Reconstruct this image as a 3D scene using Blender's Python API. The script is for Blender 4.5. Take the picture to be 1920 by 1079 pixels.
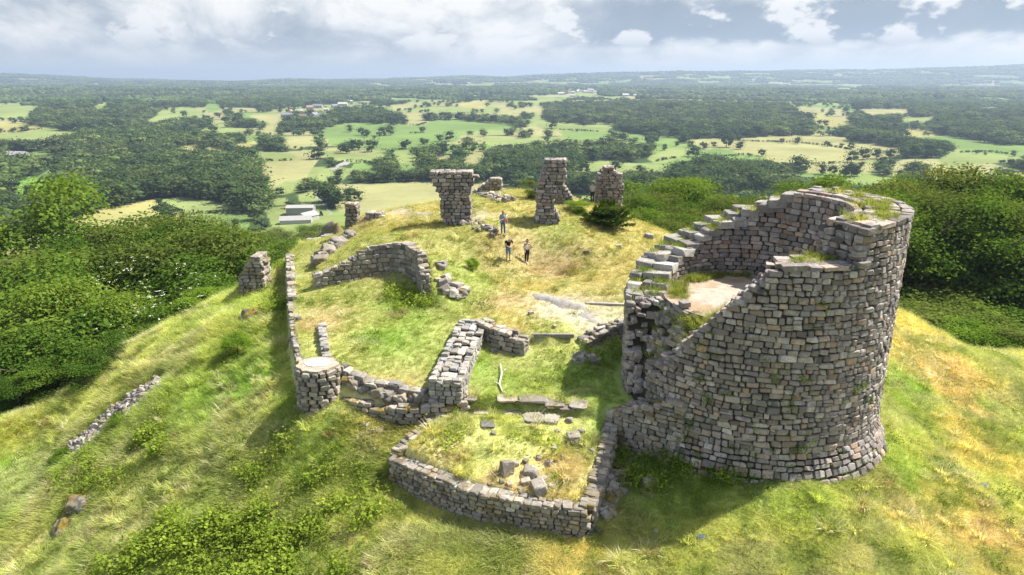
import bpy, math, random
import numpy as np
from mathutils import Matrix, Vector

R = math.radians
SC = bpy.context.scene
COL = SC.collection
for o in list(bpy.data.objects):
    bpy.data.objects.remove(o)

# ------------------------------------------------------------------ camera, sky, sun, exposure
CAMZ, PITCH, F = 12.0, R(17.0), 1280.0
cd = bpy.data.cameras.new('camera')
cam = bpy.data.objects.new('camera', cd)
COL.objects.link(cam)
cam.location = (0, 0, CAMZ)
cam.rotation_euler = (R(90) - PITCH, 0, 0)
cd.sensor_width = 36.0
cd.lens = 36.0 * F / 1920.0
cd.clip_start = 0.5
cd.clip_end = 60000
SC.camera = cam

SUN_EL, SUN_DIR = R(54), (0.94, 0.34)      # towards the sun: right and behind the ruin
sd = bpy.data.lights.new('sun', 'SUN')
sun = bpy.data.objects.new('sun', sd)
COL.objects.link(sun)
sd.energy = 4.6
sd.angle = R(0.5)
sd.color = (1.0, 0.95, 0.86)
_s = Vector((SUN_DIR[0] * math.cos(SUN_EL), SUN_DIR[1] * math.cos(SUN_EL), math.sin(SUN_EL)))
sun.rotation_euler = _s.to_track_quat('Z', 'Y').to_euler()
sun.location = (30, 10, 60)
SKY_K = 0.12
EXPOSURE = 1.2
SC.view_settings.view_transform = 'Standard'
SC.view_settings.look = 'None'
SC.view_settings.gamma = 1.0
SC.view_settings.use_curve_mapping = False
SC.view_settings.exposure = EXPOSURE
SC.cycles.use_denoising = True
SC.cycles.denoising_prefilter = 'NONE'
SC.cycles.max_bounces = 6
SC.cycles.diffuse_bounces = 2
SC.cycles.glossy_bounces = 2
SC.cycles.transmission_bounces = 3
SC.cycles.transparent_max_bounces = 6
SC.cycles.volume_bounces = 0
SC.cycles.use_adaptive_sampling = False
SC.cycles.adaptive_threshold = 0.02
SC.cycles.sample_clamp_indirect = 2.0
SC.cycles.caustics_reflective = False
SC.cycles.caustics_refractive = False

def N(nt, t, **kw):
    n = nt.nodes.new(t)
    for k, v in kw.items():
        setattr(n, k, v)
    return n

def mth(nt, op, a, b=None, c=None, clamp=False):
    n = nt.nodes.new('ShaderNodeMath')
    n.operation = op
    n.use_clamp = clamp
    for i, v in enumerate((a, b, c)):
        if v is None:
            continue
        if isinstance(v, (int, float)):
            n.inputs[i].default_value = v
        else:
            nt.links.new(v, n.inputs[i])
    return n.outputs[0]

def mixc(nt, f, a, b, blend='MIX'):
    n = nt.nodes.new('ShaderNodeMix')
    n.data_type = 'RGBA'
    n.blend_type = blend
    for s, v in ((0, f), (6, a), (7, b)):
        if isinstance(v, (int, float)):
            n.inputs[s].default_value = v
        elif isinstance(v, tuple):
            n.inputs[s].default_value = (*v, 1.0)
        else:
            nt.links.new(v, n.inputs[s])
    return n.outputs[2]

def ramp(nt, f, stops):
    n = nt.nodes.new('ShaderNodeValToRGB')
    nt.links.new(f, n.inputs[0])
    e = n.color_ramp.elements
    while len(e) < len(stops):
        e.new(0.5)
    for i, (p, c) in enumerate(stops):
        e[i].position = p
        e[i].color = (*c, 1.0) if isinstance(c, tuple) else (c, c, c, 1.0)
    return n.outputs[0]

def noise(nt, vec, scale, detail=4, rough=0.55, w=None, dist=0.0):
    n = nt.nodes.new('ShaderNodeTexNoise')
    if vec is not None:
        nt.links.new(vec, n.inputs['Vector'])
    n.inputs['Scale'].default_value = scale
    n.inputs['Detail'].default_value = detail
    n.inputs['Roughness'].default_value = rough
    n.inputs['Distortion'].default_value = dist
    return n.outputs[0]

def make_world():
    w = bpy.data.worlds.new('World')
    SC.world = w
    w.use_nodes = True
    nt = w.node_tree
    nt.nodes.clear()
    out = N(nt, 'ShaderNodeOutputWorld')
    sky = N(nt, 'ShaderNodeTexSky', sky_type='NISHITA', sun_disc=False)
    sky.sun_elevation = SUN_EL
    sky.sun_rotation = math.atan2(SUN_DIR[0], SUN_DIR[1])
    sky.altitude = 500
    sky.air_density = 1.0
    sky.dust_density = 2.0
    tc = N(nt, 'ShaderNodeTexCoord')
    sp = N(nt, 'ShaderNodeSeparateXYZ')
    nt.links.new(tc.outputs['Generated'], sp.inputs[0])
    x, y, z = sp.outputs
    az = mth(nt, 'ARCTAN2', x, y)                           # radians, 0 ahead, right positive
    zz = mth(nt, 'MAXIMUM', z, 0.0)
    ez = mth(nt, 'LOGARITHM', mth(nt, 'ADD', mth(nt, 'MULTIPLY', zz, 7.0), 1.0), math.e)   # widens upwards: clouds overhead are nearer
    cb = N(nt, 'ShaderNodeCombineXYZ')
    nt.links.new(mth(nt, 'MULTIPLY', az, 4.2), cb.inputs[0])
    nt.links.new(mth(nt, 'MULTIPLY', ez, 1.5), cb.inputs[1])
    cb.inputs[2].default_value = 3.7
    v = cb.outputs[0]
    n1 = noise(nt, v, 1.5, 9, 0.58, dist=0.3)
    cb2 = N(nt, 'ShaderNodeCombineXYZ')
    nt.links.new(mth(nt, 'MULTIPLY', az, 5.0), cb2.inputs[0])
    nt.links.new(mth(nt, 'MULTIPLY', ez, 1.9), cb2.inputs[1])
    cb2.inputs[2].default_value = 9.1
    n2 = noise(nt, cb2.outputs[0], 2.4, 9, 0.56)
    n3 = noise(nt, cb2.outputs[0], 0.9, 6, 0.5)
    # long dark cloud bank that trails off to the right, a pale gap below it
    wob = mth(nt, 'MULTIPLY', mth(nt, 'SUBTRACT', n2, 0.5), 0.055)
    elw = mth(nt, 'ADD', z, wob)
    lo = N(nt, 'ShaderNodeMapRange', interpolation_type='SMOOTHSTEP')
    nt.links.new(elw, lo.inputs[0]); lo.inputs[1].default_value = 0.040; lo.inputs[2].default_value = 0.050
    hi = N(nt, 'ShaderNodeMapRange', interpolation_type='SMOOTHSTEP')
    nt.links.new(elw, hi.inputs[0]); hi.inputs[1].default_value = 0.086; hi.inputs[2].default_value = 0.110
    hi.inputs[3].default_value = 1.0; hi.inputs[4].default_value = 0.0
    azm = N(nt, 'ShaderNodeMapRange', interpolation_type='SMOOTHSTEP')
    nt.links.new(mth(nt, 'ADD', az, mth(nt, 'MULTIPLY', wob, 3.0)), azm.inputs[0])
    azm.inputs[1].default_value = 0.02; azm.inputs[2].default_value = 0.14
    bank = mth(nt, 'MULTIPLY', mth(nt, 'MULTIPLY', lo.outputs[0], hi.outputs[0]), azm.outputs[0])
    k = 1.0 / (2 ** EXPOSURE)
    def c3(r, g, b): return (r * k, g * k, b * k)
    body = ramp(nt, n1, [(0.34, c3(.36, .44, .53)), (0.44, c3(.52, .58, .65)), (0.52, c3(.80, .83, .86)), (0.60, c3(1.04, 1.03, 1.01))])
    body = mixc(nt, mth(nt, 'MULTIPLY', bank, 0.92), body, mixc(nt, n3, c3(.25, .335, .445), c3(.38, .46, .56)))
    puff = N(nt, 'ShaderNodeMapRange', interpolation_type='SMOOTHSTEP')
    nt.links.new(n2, puff.inputs[0]); puff.inputs[1].default_value = 0.53; puff.inputs[2].default_value = 0.60
    up = N(nt, 'ShaderNodeMapRange', interpolation_type='SMOOTHSTEP')
    nt.links.new(z, up.inputs[0]); up.inputs[1].default_value = 0.022; up.inputs[2].default_value = 0.06
    pf = mth(nt, 'MULTIPLY', puff.outputs[0], up.outputs[0])
    body = mixc(nt, mth(nt, 'MULTIPLY', pf, 0.85), body, c3(1.02, 1.02, 1.02))
    # pale air low over the horizon
    hz = N(nt, 'ShaderNodeMapRange', interpolation_type='SMOOTHSTEP')
    nt.links.new(z, hz.inputs[0]); hz.inputs[1].default_value = 0.0; hz.inputs[2].default_value = 0.055
    hz.inputs[3].default_value = 0.86; hz.inputs[4].default_value = 0.0
    low = mixc(nt, n3, c3(.66, .70, .75), c3(.80, .82, .84))
    body = mixc(nt, hz.outputs[0], body, low)
    # open sky shows through the broken cover higher up
    blue = N(nt, 'ShaderNodeVectorMath', operation='SCALE')
    nt.links.new(sky.outputs[0], blue.inputs[0]); blue.inputs[3].default_value = SKY_K
    cover = N(nt, 'ShaderNodeMapRange', interpolation_type='SMOOTHSTEP')
    nt.links.new(n3, cover.inputs[0]); cover.inputs[1].default_value = 0.42; cover.inputs[2].default_value = 0.58
    hgt = N(nt, 'ShaderNodeMapRange', interpolation_type='SMOOTHSTEP')
    nt.links.new(z, hgt.inputs[0]); hgt.inputs[1].default_value = 0.10; hgt.inputs[2].default_value = 0.35
    opn = mth(nt, 'MULTIPLY', cover.outputs[0], hgt.outputs[0])
    fin = mixc(nt, opn, body, blue.outputs[0])
    bg = N(nt, 'ShaderNodeBackground')
    nt.links.new(fin, bg.inputs[0])
    bg.inputs[1].default_value = 1.0
    nt.links.new(bg.outputs[0], out.inputs[0])
make_world()

# ------------------------------------------------------------------ photo survey helpers (one pixel + one known height or distance = one place)
CP, SP = math.cos(PITCH), math.sin(PITCH)
def ray(px, py):
    u, v = (px - 960) / F, (py - 539.5) / F
    return np.array([u, CP - SP * v, -(SP + CP * v)])
def at_z(px, py, z):
    d = ray(px, py); t = (z - CAMZ) / d[2]
    return np.array([d[0] * t, d[1] * t, z])
def at_y(px, py, Y):
    d = ray(px, py); t = Y / d[1]
    return np.array([d[0] * t, Y, CAMZ + d[2] * t])
def proj(X, Y, Z):
    dz = Z - CAMZ
    dep = Y * CP - dz * SP
    dep = np.where(dep < 0.1, 0.1, dep)
    return 960 + F * X / dep, 539.5 - F * (Y * SP + dz * CP) / dep, dep

# ------------------------------------------------------------------ numeric helpers
def smooth(a, b, x):
    t = np.clip((x - a) / (b - a), 0, 1)
    return t * t * (3 - 2 * t)
def _h(i, j, s):
    n = (i * 374761393 + j * 668265263 + s * 974634777) & 0x7fffffff
    n = ((n ^ (n >> 13)) * 1274126177) & 0x7fffffff
    return ((n ^ (n >> 16)) & 0xffff) / 65535.0
def vnoise(x, y, s=0):
    x = np.asarray(x, float); y = np.asarray(y, float)
    i = np.floor(x).astype(np.int64); j = np.floor(y).astype(np.int64)
    fx, fy = x - i, y - j
    fx = fx * fx * (3 - 2 * fx); fy = fy * fy * (3 - 2 * fy)
    a, b, c, d = _h(i, j, s), _h(i + 1, j, s), _h(i, j + 1, s), _h(i + 1, j + 1, s)
    return (a * (1 - fx) + b * fx) * (1 - fy) + (c * (1 - fx) + d * fx) * fy
def fbm(x, y, s=0, o=4):
    r, a, t = 0, 1.0, 0
    for k in range(o):
        r = r + a * vnoise(x * 2 ** k, y * 2 ** k, s + k); t += a; a *= 0.5
    return r / t
def poly_sd(X, Y, P):
    """signed distance to a polygon, positive inside"""
    P = np.asarray(P, float); n = len(P)
    ins = np.zeros(X.shape, bool); d2 = np.full(X.shape, 1e18)
    for k in range(n):
        x0, y0 = P[k]; x1, y1 = P[(k + 1) % n]
        ex, ey = x1 - x0, y1 - y0
        t = np.clip(((X - x0) * ex + (Y - y0) * ey) / (ex * ex + ey * ey + 1e-12), 0, 1)
        d2 = np.minimum(d2, (X - x0 - t * ex) ** 2 + (Y - y0 - t * ey) ** 2)
        if y0 != y1:
            c = ((y0 > Y) != (y1 > Y)) & (X < (x1 - x0) * (Y - y0) / (y1 - y0) + x0)
            ins ^= c
    return np.where(ins, 1, -1) * np.sqrt(d2)
def line_d(X, Y, P):
    P = np.asarray(P, float); d2 = np.full(X.shape, 1e18)
    for k in range(len(P) - 1):
        x0, y0 = P[k][:2]; x1, y1 = P[k + 1][:2]
        ex, ey = x1 - x0, y1 - y0
        t = np.clip(((X - x0) * ex + (Y - y0) * ey) / (ex * ex + ey * ey + 1e-12), 0, 1)
        d2 = np.minimum(d2, (X - x0 - t * ex) ** 2 + (Y - y0 - t * ey) ** 2)
    return np.sqrt(d2)
def inpoly(x, y, P):
    ins = np.zeros(x.shape, bool); n = len(P)
    for k in range(n):
        x0, y0 = P[k]; x1, y1 = P[(k + 1) % n]
        if y0 == y1: continue
        ins ^= ((y0 > y) != (y1 > y)) & (x < (x1 - x0) * (y - y0) / (y1 - y0) + x0)
    return ins

# ------------------------------------------------------------------ terrain
TC = np.array([11.07, 29.9])          # tower centre
RO, RI, FLOOR = 5.76, 3.9, 2.4

HILL_D = np.array([0, 28, 45, 60, 90, 130, 200, 300, 420, 600])
HILL_Z = np.array([0, -1.0, -7, -14.5, -27, -40, -55, -67, -72, -73.])
FAR_Y = np.array([0, 450, 1100, 1500, 2200, 3500, 6000, 8000, 11000, 16000, 40000])
FAR_Z = np.array([-72, -72, -70, -61, -54, -43, -30, -20, -40, -60, -200.])
RID_X = np.array([-2000, 0, 60, 250, 400, 480, 580, 640, 740, 880, 960, 1000, 1050, 1200, 1240, 1400, 1530, 1570, 1700, 1750, 1900, 4000])
RID_Y = np.array([145, 144, 143, 149, 152, 154, 150, 152, 150, 146, 148, 145, 144, 141, 138, 139, 137, 139, 135, 134, 131, 131.])

def base_h(X, Y):
    r = np.hypot(X, Y)
    d = np.hypot((X - 2) * np.where(X < 2, 1.36, 1.0), (Y - 42) * np.where(Y > 42, 0.95, 1.0))
    hill = np.interp(d, HILL_D, HILL_Z)
    dd = np.hypot(Y, 0.55 * X)
    far = np.interp(dd, FAR_Y, FAR_Z)
    amp = np.interp(r, [200, 500, 1200, 3000, 6000, 12000], [0, 3, 7, 26, 40, 36])
    wl = np.interp(r, [0, 1500, 4000, 12000], [1, 1, 1, 1])
    n = (fbm(X / 520, Y / 420, 11, 3) - 0.5) * 1.2
    n2 = (fbm(X / 2300, Y / 1500, 23, 3) - 0.5) * 1.6
    und = np.where(r < 2500, n, n * smooth(6000, 2500, r) + n2 * smooth(2500, 6000, r))
    far = far + amp * und
    # far ridge on the skyline
    azx = 960 + F * 1.0 * X / np.maximum(Y, 1) * 1.0 / 1.045
    ry = np.interp(azx, RID_X, RID_Y)
    rz = 12 + (148.0 - ry) / 1280 * 7300 / 1.09 * 1.3 + 46 * (fbm(X / 900, Y / 900, 5, 4) - 0.5)
    wr = smooth(5200, 7000, dd) * smooth(10000, 8000, dd) * (Y > 0)
    far = far * (1 - wr) + rz * wr
    w = smooth(380, 600, d)
    return hill * (1 - w) + far * w

C_PTS = [(988,495,0),(943,442,1.9),(870,420,2.2),(1022,415,2.0),(1135,390,1.8),(920,362,2.4),(1200,440,1.0),(1250,437,.8),(1180,480,.6),
         (1150,540,-.2),(1000,550,-.3),(900,500,.4),(1060,440,1.5)]
A_PTS = [(700,660,-1.2),(720,600,-.8),(650,720,-1.95),(780,690,-1.75),(700,700,-1.7),(700,742,-2.25),(800,747,-2.25),(560,560,-.8),(560,480,-.5),(600,450,-.4),(540,600,-1.0),(700,550,-.5),
         (600,540,-.5),(800,565,-.5),(830,580,-.6),(900,600,-.8),(940,640,-1.4),(1000,700,-1.9),(1100,720,-2.0),(890,740,-2.1),(1150,670,-1.6),(1080,590,-.7),
         (1160,610,-1.0),(820,705,-1.95),(640,440,-.3)]
M_PTS = [(840,470,1.3),(780,450,1.9),(740,445,1.9),(700,455,1.6),(650,485,.7),(610,505,.3),(680,405,1.6),(780,390,2.3),(660,450,.9),(720,420,1.7),(880,585,-.7),(900,600,-.8),
         (850,540,.1),(870,560,-.3),(1080,590,-.7),(830,500,1.0),(645,430,.8)]
B_PTS = [(500,600,-2.6),(500,520,-2.6),(450,560,-3.0),(420,560,-3.2),(250,650,-5),(0,800,-8),(450,650,-3.4),(400,800,-5),(600,775,-2.9),(580,757,-2.7),
         (520,760,-3.3),(700,805,-3.4),(850,785,-3.0),(300,900,-6.8),(130,960,-9),(50,1050,-10.5),(220,760,-6.5),(30,830,-9),(0,1079,-11.5),
         (400,1000,-6.6),(250,1050,-8.2),(550,1060,-6.2),(700,1000,-5.2),(740,905,-4.65),(600,900,-4.8),(500,850,-4.6),(900,970,-4.7),(960,1079,-5.4),
         (1085,992,-4.66),(1100,1060,-5.1),(1250,990,-4.7),(1165,832,-3.9),(1280,864,-3.45),(1400,914,-3.65),(1500,926,-3.55),(1600,897,-3.55),(1662,854,-3.8),
         (1500,1060,-4.8),(1700,1000,-4.8),(1700,850,-4.0),(1900,1060,-6),(1900,850,-5.5),(1920,660,-5.5),(1700,600,-3.2),(1750,700,-3.8)]
CW = [(12, 57, -1.2), (15, 61, -5.5), (18, 54, -4.0), (22.5, 48, -5), (12, 67, -5), (6, 67, -.5), (0, 69, -.2), (-3, 65.5, 1.0), (-3, 74, -3.5), (-9, 66, -1.5), (-12, 60, -.8), (27, 43, -5.2)]
BW = [(-37, 42, -15.5), (-32, 48.5, -13), (-27, 54, -11.5), (-22, 59, -9.5), (-41, 34, -15.5), (-45, 50, -22), (-35, 60, -19), (-50, 40, -25), (-27, 66, -15), (-36, 28, -12.5)]
def _solve(pts, more=()):
    P = np.array([at_z(*p) for p in pts] + CW + list(more))
    xs, ys = P[:, 0], P[:, 1]
    zs = P[:, 2] - base_h(xs, ys)
    a = np.linspace(0, 2 * np.pi, 15)[:-1]
    xs = np.r_[xs, 2 + 62 * np.cos(a)]; ys = np.r_[ys, 42 + 58 * np.sin(a)]; zs = np.r_[zs, 0 * a]
    n = len(xs)
    r2 = (xs[:, None] - xs) ** 2 + (ys[:, None] - ys) ** 2
    K = 0.5 * r2 * np.log(r2 + 1e-9) + np.eye(n) * 0.4
    Q = np.c_[np.ones(n), xs, ys]
    M = np.block([[K, Q], [Q.T, np.zeros((3, 3))]])
    s = np.linalg.solve(M, np.r_[zs, 0, 0, 0])
    return xs, ys, s
def _eval(sol, X, Y):
    xs, ys, s = sol; n = len(xs)
    out = s[n] + s[n + 1] * X + s[n + 2] * Y
    for k in range(n):
        r2 = (X - xs[k]) ** 2 + (Y - ys[k]) ** 2
        out = out + s[k] * 0.5 * r2 * np.log(r2 + 1e-9)
    return out
SOL_A, SOL_B, SOL_M = _solve(C_PTS + A_PTS), _solve(C_PTS + B_PTS, BW), _solve(C_PTS + M_PTS)
def W(px, py, z): return tuple(at_z(px, py, z)[:2])
def G(px, py): return tuple(hit_near(px, py)[:2])

BAST = [(-3.2, 28.3), (-5.05, 25.75), (-3.15, 24.42), (-1.25, 23.4), (0.8, 22.78), (2.85, 22.45), (3.6, 24.6), (4.6, 27.9)]
TERR = [(-17.0, 60), (-16.7, 49), (-14.6, 42.5), (-12.3, 35.6), (-10.6, 31.2), (-9.7, 29.7)]      # left retaining wall, far to near
FRONT = [(-8.4, 29.9), (-6.6, 28.9), (-4.8, 28.55), (-3.3, 28.6), (-1.9, 28.8)]
NICHE = [(-12.2, 40.9), (-9.8, 41.9), (-7.9, 42.6), (-7.1, 42.75), (-6.2, 42.1), (-5.5, 40.6), (-5.05, 38.4)]
PLAT = TERR + [(-8.4, 29.7)] + [(x, y + .1) for x, y in FRONT[1:]] + [(4.6, 27.7), (7.2, 27.2), (11, 30), (20, 36), (24, 48), (22, 62), (0, 74), (-14, 70)]
MOUND = [(-13.3, 45.5), (-12.3, 41.05)] + [(x, y + .12) for x, y in NICHE[1:4]] + [(-6.0, 42.2), (-5.25, 40.6), (-4.85, 38.3), (-3.0, 35.6), (2, 33.5), (10, 36), (20, 40), (26, 50), (22, 66), (0, 76), (-12.5, 66), (-12.4, 52)]

def ground(X, Y):
    X = np.asarray(X, float); Y = np.asarray(Y, float); sh = X.shape
    X = X.ravel(); Y = Y.ravel()
    z = base_h(X, Y)
    dc = np.hypot(X - 2, Y - 42)
    near = dc < 64
    if near.any():
        x, y = X[near], Y[near]
        b = z[near]
        za, zb, zm = _eval(SOL_A, x, y), _eval(SOL_B, x, y), _eval(SOL_M, x, y)
        mp = smooth(-0.18, 0.18, poly_sd(x, y, PLAT) - 0.0)
        mm = smooth(-0.2, 0.2, poly_sd(x, y, MOUND))
        mb = smooth(-0.15, 0.15, poly_sd(x, y, BAST) - 0.25)
        r = zb * (1 - mp) + za * mp
        r = r * (1 - mm * mp) + zm * mm * mp
        fill = np.interp(y, [22.5, 24.5, 28.3], [-3.72, -3.35, -2.45]) + 0.08 * fbm(x * 1.5, y * 1.5, 4, 3)
        res = r + b
        res = res * (1 - mb) + fill * mb
        w = smooth(62, 44, dc[near])
        und = (fbm(x / 2.6, y / 2.6, 31, 4) - 0.5) * 0.34 * (1 - 0.55 * mp) + (fbm(x / 0.7, y / 0.7, 37, 2) - 0.5) * 0.08
        z[near] = b * (1 - w) + (res + und * (1 - mb * 0.6)) * w
    return z.reshape(sh)
def gz(x, y): return float(ground(np.array([x]), np.array([y]))[0])
def hit_near(px, py):
    """first place where the sight line of a near pixel meets the castle hill"""
    d = ray(px, py); y = np.linspace(16, 75, 900); x = d[0] / d[1] * y; z = CAMZ + d[2] / d[1] * y
    g = ground(x, y); k = int(np.argmax(z < g))
    return np.array([x[k], y[k], g[k]])
_YS = np.exp(np.linspace(math.log(62), math.log(13500), 1400))
def hit(px, py):
    """first place where the sight line of a far pixel meets the land"""
    d = ray(px, py)
    X = d[0] / d[1] * _YS; Z = CAMZ + d[2] / d[1] * _YS
    g = base_h(X, _YS)
    k = np.argmax(Z < g)
    if not (Z < g).any(): k = len(_YS) - 1
    return np.array([X[k], _YS[k], g[k]])

# ------------------------------------------------------------------ scene object helpers
def link(o, parent=None):
    COL.objects.link(o)
    if parent is not None: o.parent = parent
    return o
def tag(o, label=None, cat=None, group=None, kind=None):
    if label: o['label'] = label
    if cat: o['category'] = cat
    if group: o['group'] = group
    if kind: o['kind'] = kind
    return o
def empty(name, loc, rz=0.0):
    o = bpy.data.objects.new(name, None)
    o.empty_display_size = 0.3
    o.location = loc; o.rotation_euler = (0, 0, rz)
    return link(o)
def np_mesh(name, V, Q=None, T=None, smooth_=True, mats=(), mi=None):
    me = bpy.data.meshes.new(name)
    V = np.asarray(V, np.float32)
    Q = np.zeros((0, 4), np.int32) if Q is None else np.asarray(Q, np.int32).reshape(-1, 4)
    T = np.zeros((0, 3), np.int32) if T is None else np.asarray(T, np.int32).reshape(-1, 3)
    me.vertices.add(len(V)); me.vertices.foreach_set('co', V.ravel())
    me.loops.add(Q.size + T.size)
    me.loops.foreach_set('vertex_index', np.r_[Q.ravel(), T.ravel()])
    me.polygons.add(len(Q) + len(T))
    me.polygons.foreach_set('loop_start', np.r_[np.arange(len(Q)) * 4, Q.size + np.arange(len(T)) * 3].astype(np.int32))
    for m in mats: me.materials.append(m)
    if mi is not None: me.polygons.foreach_set('material_index', np.asarray(mi, np.int32))
    me.polygons.foreach_set('use_smooth', np.full(len(Q) + len(T), bool(smooth_)))
    me.update(calc_edges=True)
    return me
def mobj(name, me, parent=None, loc=None):
    o = bpy.data.objects.new(name, me)
    link(o, parent)
    if loc is not None: o.location = loc
    return o
class MB:
    """collects boxes, tubes and prisms into one mesh"""
    def __init__(s): s.v = []; s.f = []
    def add(s, vs, fs):
        b = len(s.v); s.v += [tuple(map(float, v)) for v in vs]; s.f += [tuple(b + i for i in f) for f in fs]
    def box(s, c, d, rz=0.0, tilt=None):
        M = Matrix.Rotation(rz, 3, 'Z')
        if tilt is not None: M = M @ Matrix.Rotation(tilt, 3, 'X')
        vs = [Vector(c) + M @ Vector((sx * d[0] / 2, sy * d[1] / 2, sz * d[2] / 2)) for sx in (-1, 1) for sy in (-1, 1) for sz in (-1, 1)]
        s.add(vs, [(0, 1, 3, 2), (4, 6, 7, 5), (0, 4, 5, 1), (2, 3, 7, 6), (0, 2, 6, 4), (1, 5, 7, 3)])
    def tube(s, pts, rad, n=6):
        pts = [Vector(p) for p in pts]
        rings = []
        for i, p in enumerate(pts):
            d = (pts[min(i + 1, len(pts) - 1)] - pts[max(i - 1, 0)]).normalized()
            a = d.orthogonal().normalized(); b = d.cross(a)
            r = rad[i] if hasattr(rad, '__len__') else rad
            rings.append([p + a * r * math.cos(2 * math.pi * k / n) + b * r * math.sin(2 * math.pi * k / n) for k in range(n)])
        vs = [v for rg in rings for v in rg]
        fs = [(i * n + k, i * n + (k + 1) % n, (i + 1) * n + (k + 1) % n, (i + 1) * n + k) for i in range(len(pts) - 1) for k in range(n)]
        fs += [tuple(range(n))[::-1], tuple((len(pts) - 1) * n + k for k in range(n))]
        s.add(vs, fs)
    def mesh(s, name, mat, sm=False):
        me = bpy.data.meshes.new(name); me.from_pydata(s.v, [], s.f)
        me.materials.append(mat)
        if sm: me.polygons.foreach_set('use_smooth', np.ones(len(s.f), bool))
        me.update(); return me
    def build(s, name, mat, parent=None, loc=None, sm=False):
        return mobj(name, s.mesh(name, mat, sm), parent, loc)

# ------------------------------------------------------------------ materials
def new_mat(name):
    m = bpy.data.materials.new(name); m.use_nodes = True
    nt = m.node_tree; nt.nodes.clear()
    return m, nt, N(nt, 'ShaderNodeOutputMaterial')
def plain(name, col, rough=0.7, metal=0.0, var=0.12, scale=6.0, spec=0.3):
    m, nt, out = new_mat(name)
    b = N(nt, 'ShaderNodeBsdfPrincipled')
    g = N(nt, 'ShaderNodeNewGeometry')
    n = noise(nt, g.outputs['Position'], scale, 4)
    c = mixc(nt, n, tuple(x * (1 - var) for x in col), tuple(min(1, x * (1 + var)) for x in col))
    nt.links.new(c, b.inputs['Base Color'])
    b.inputs['Roughness'].default_value = rough; b.inputs['Metallic'].default_value = metal
    b.inputs['Specular IOR Level'].default_value = spec
    nt.links.new(b.outputs[0], out.inputs[0])
    return m
def stone_mat(name, dark=(.13, .12, .115), mid=(.345, .305, .255), warm=(.41, .32, .22), pale=(.50, .455, .39), moss=0.62, mosscol=(.13, .12, .025)):
    m, nt, out = new_mat(name)
    b = N(nt, 'ShaderNodeBsdfPrincipled')
    g = N(nt, 'ShaderNodeNewGeometry')
    oi = N(nt, 'ShaderNodeObjectInfo')
    pos = g.outputs['Position']
    rnd = mth(nt, 'FRACT', mth(nt, 'ADD', g.outputs['Random Per Island'], mth(nt, 'MULTIPLY', oi.outputs['Random'], 7.31)))
    rnd2 = mth(nt, 'FRACT', mth(nt, 'MULTIPLY', rnd, 13.7))
    base = ramp(nt, rnd, [(0.0, dark), (0.10, tuple(x * .72 for x in mid)), (0.42, mid), (0.52, tuple(x * y for x, y in zip(mid, (.62, .68, .78)))), (0.62, mid), (0.76, warm), (0.86, mid), (1.0, pale)])
    base = mixc(nt, mth(nt, 'MULTIPLY', rnd2, 0.35), base, tuple(x * 0.75 for x in mid))
    rnd3 = mth(nt, 'FRACT', mth(nt, 'MULTIPLY', rnd, 37.3))
    kk = N(nt, 'ShaderNodeVectorMath', operation='SCALE'); nt.links.new(base, kk.inputs[0]); nt.links.new(mth(nt, 'ADD', mth(nt, 'MULTIPLY', rnd3, .78), .58), kk.inputs[3]); base = kk.outputs[0]
    n1 = noise(nt, pos, 9.0, 6, 0.65)
    base = mixc(nt, ramp(nt, n1, [(0.35, 0.55), (0.62, 0.0)]), base, tuple(x * .45 for x in mid))          # grain and soot
    n2 = noise(nt, pos, 3.3, 5, 0.6)
    base = mixc(nt, mth(nt, 'MULTIPLY', ramp(nt, n2, [(0.55, 0.0), (0.66, 1.0)]), 0.4), base, (.50, .50, .46))  # pale lichen
    n4 = noise(nt, pos, 0.9, 4, 0.6)
    base = mixc(nt, mth(nt, 'MULTIPLY', ramp(nt, n4, [(0.5, 0.0), (0.68, 1.0)]), 0.30), base, (.085, .08, .08))   # dark weathered areas
    sp = N(nt, 'ShaderNodeSeparateXYZ'); nt.links.new(g.outputs['Normal'], sp.inputs[0])
    n3 = noise(nt, pos, 1.6, 6, 0.7)
    mo = mth(nt, 'MULTIPLY', ramp(nt, n3, [(moss - .06, 0.0), (moss + .05, 1.0)]), ramp(nt, sp.outputs[2], [(0.0, 0.25), (0.5, 1.0)]))
    mcol = mixc(nt, noise(nt, pos, 2.3, 3), (.20, .12, .025), mosscol)
    base = mixc(nt, mo, base, mcol)
    nt.links.new(base, b.inputs['Base Color'])
    b.inputs['Roughness'].default_value = 0.92
    b.inputs['Specular IOR Level'].default_value = 0.15
    bp = N(nt, 'ShaderNodeBump'); bp.inputs['Strength'].default_value = 0.55; bp.inputs['Distance'].default_value = 0.05
    nt.links.new(mth(nt, 'ADD', noise(nt, pos, 14, 6, 0.7), mth(nt, 'MULTIPLY', noise(nt, pos, 4.5, 3), 1.2)), bp.inputs['Height'])
    nt.links.new(bp.outputs[0], b.inputs['Normal'])
    nt.links.new(b.outputs[0], out.inputs[0])
    return m
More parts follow.
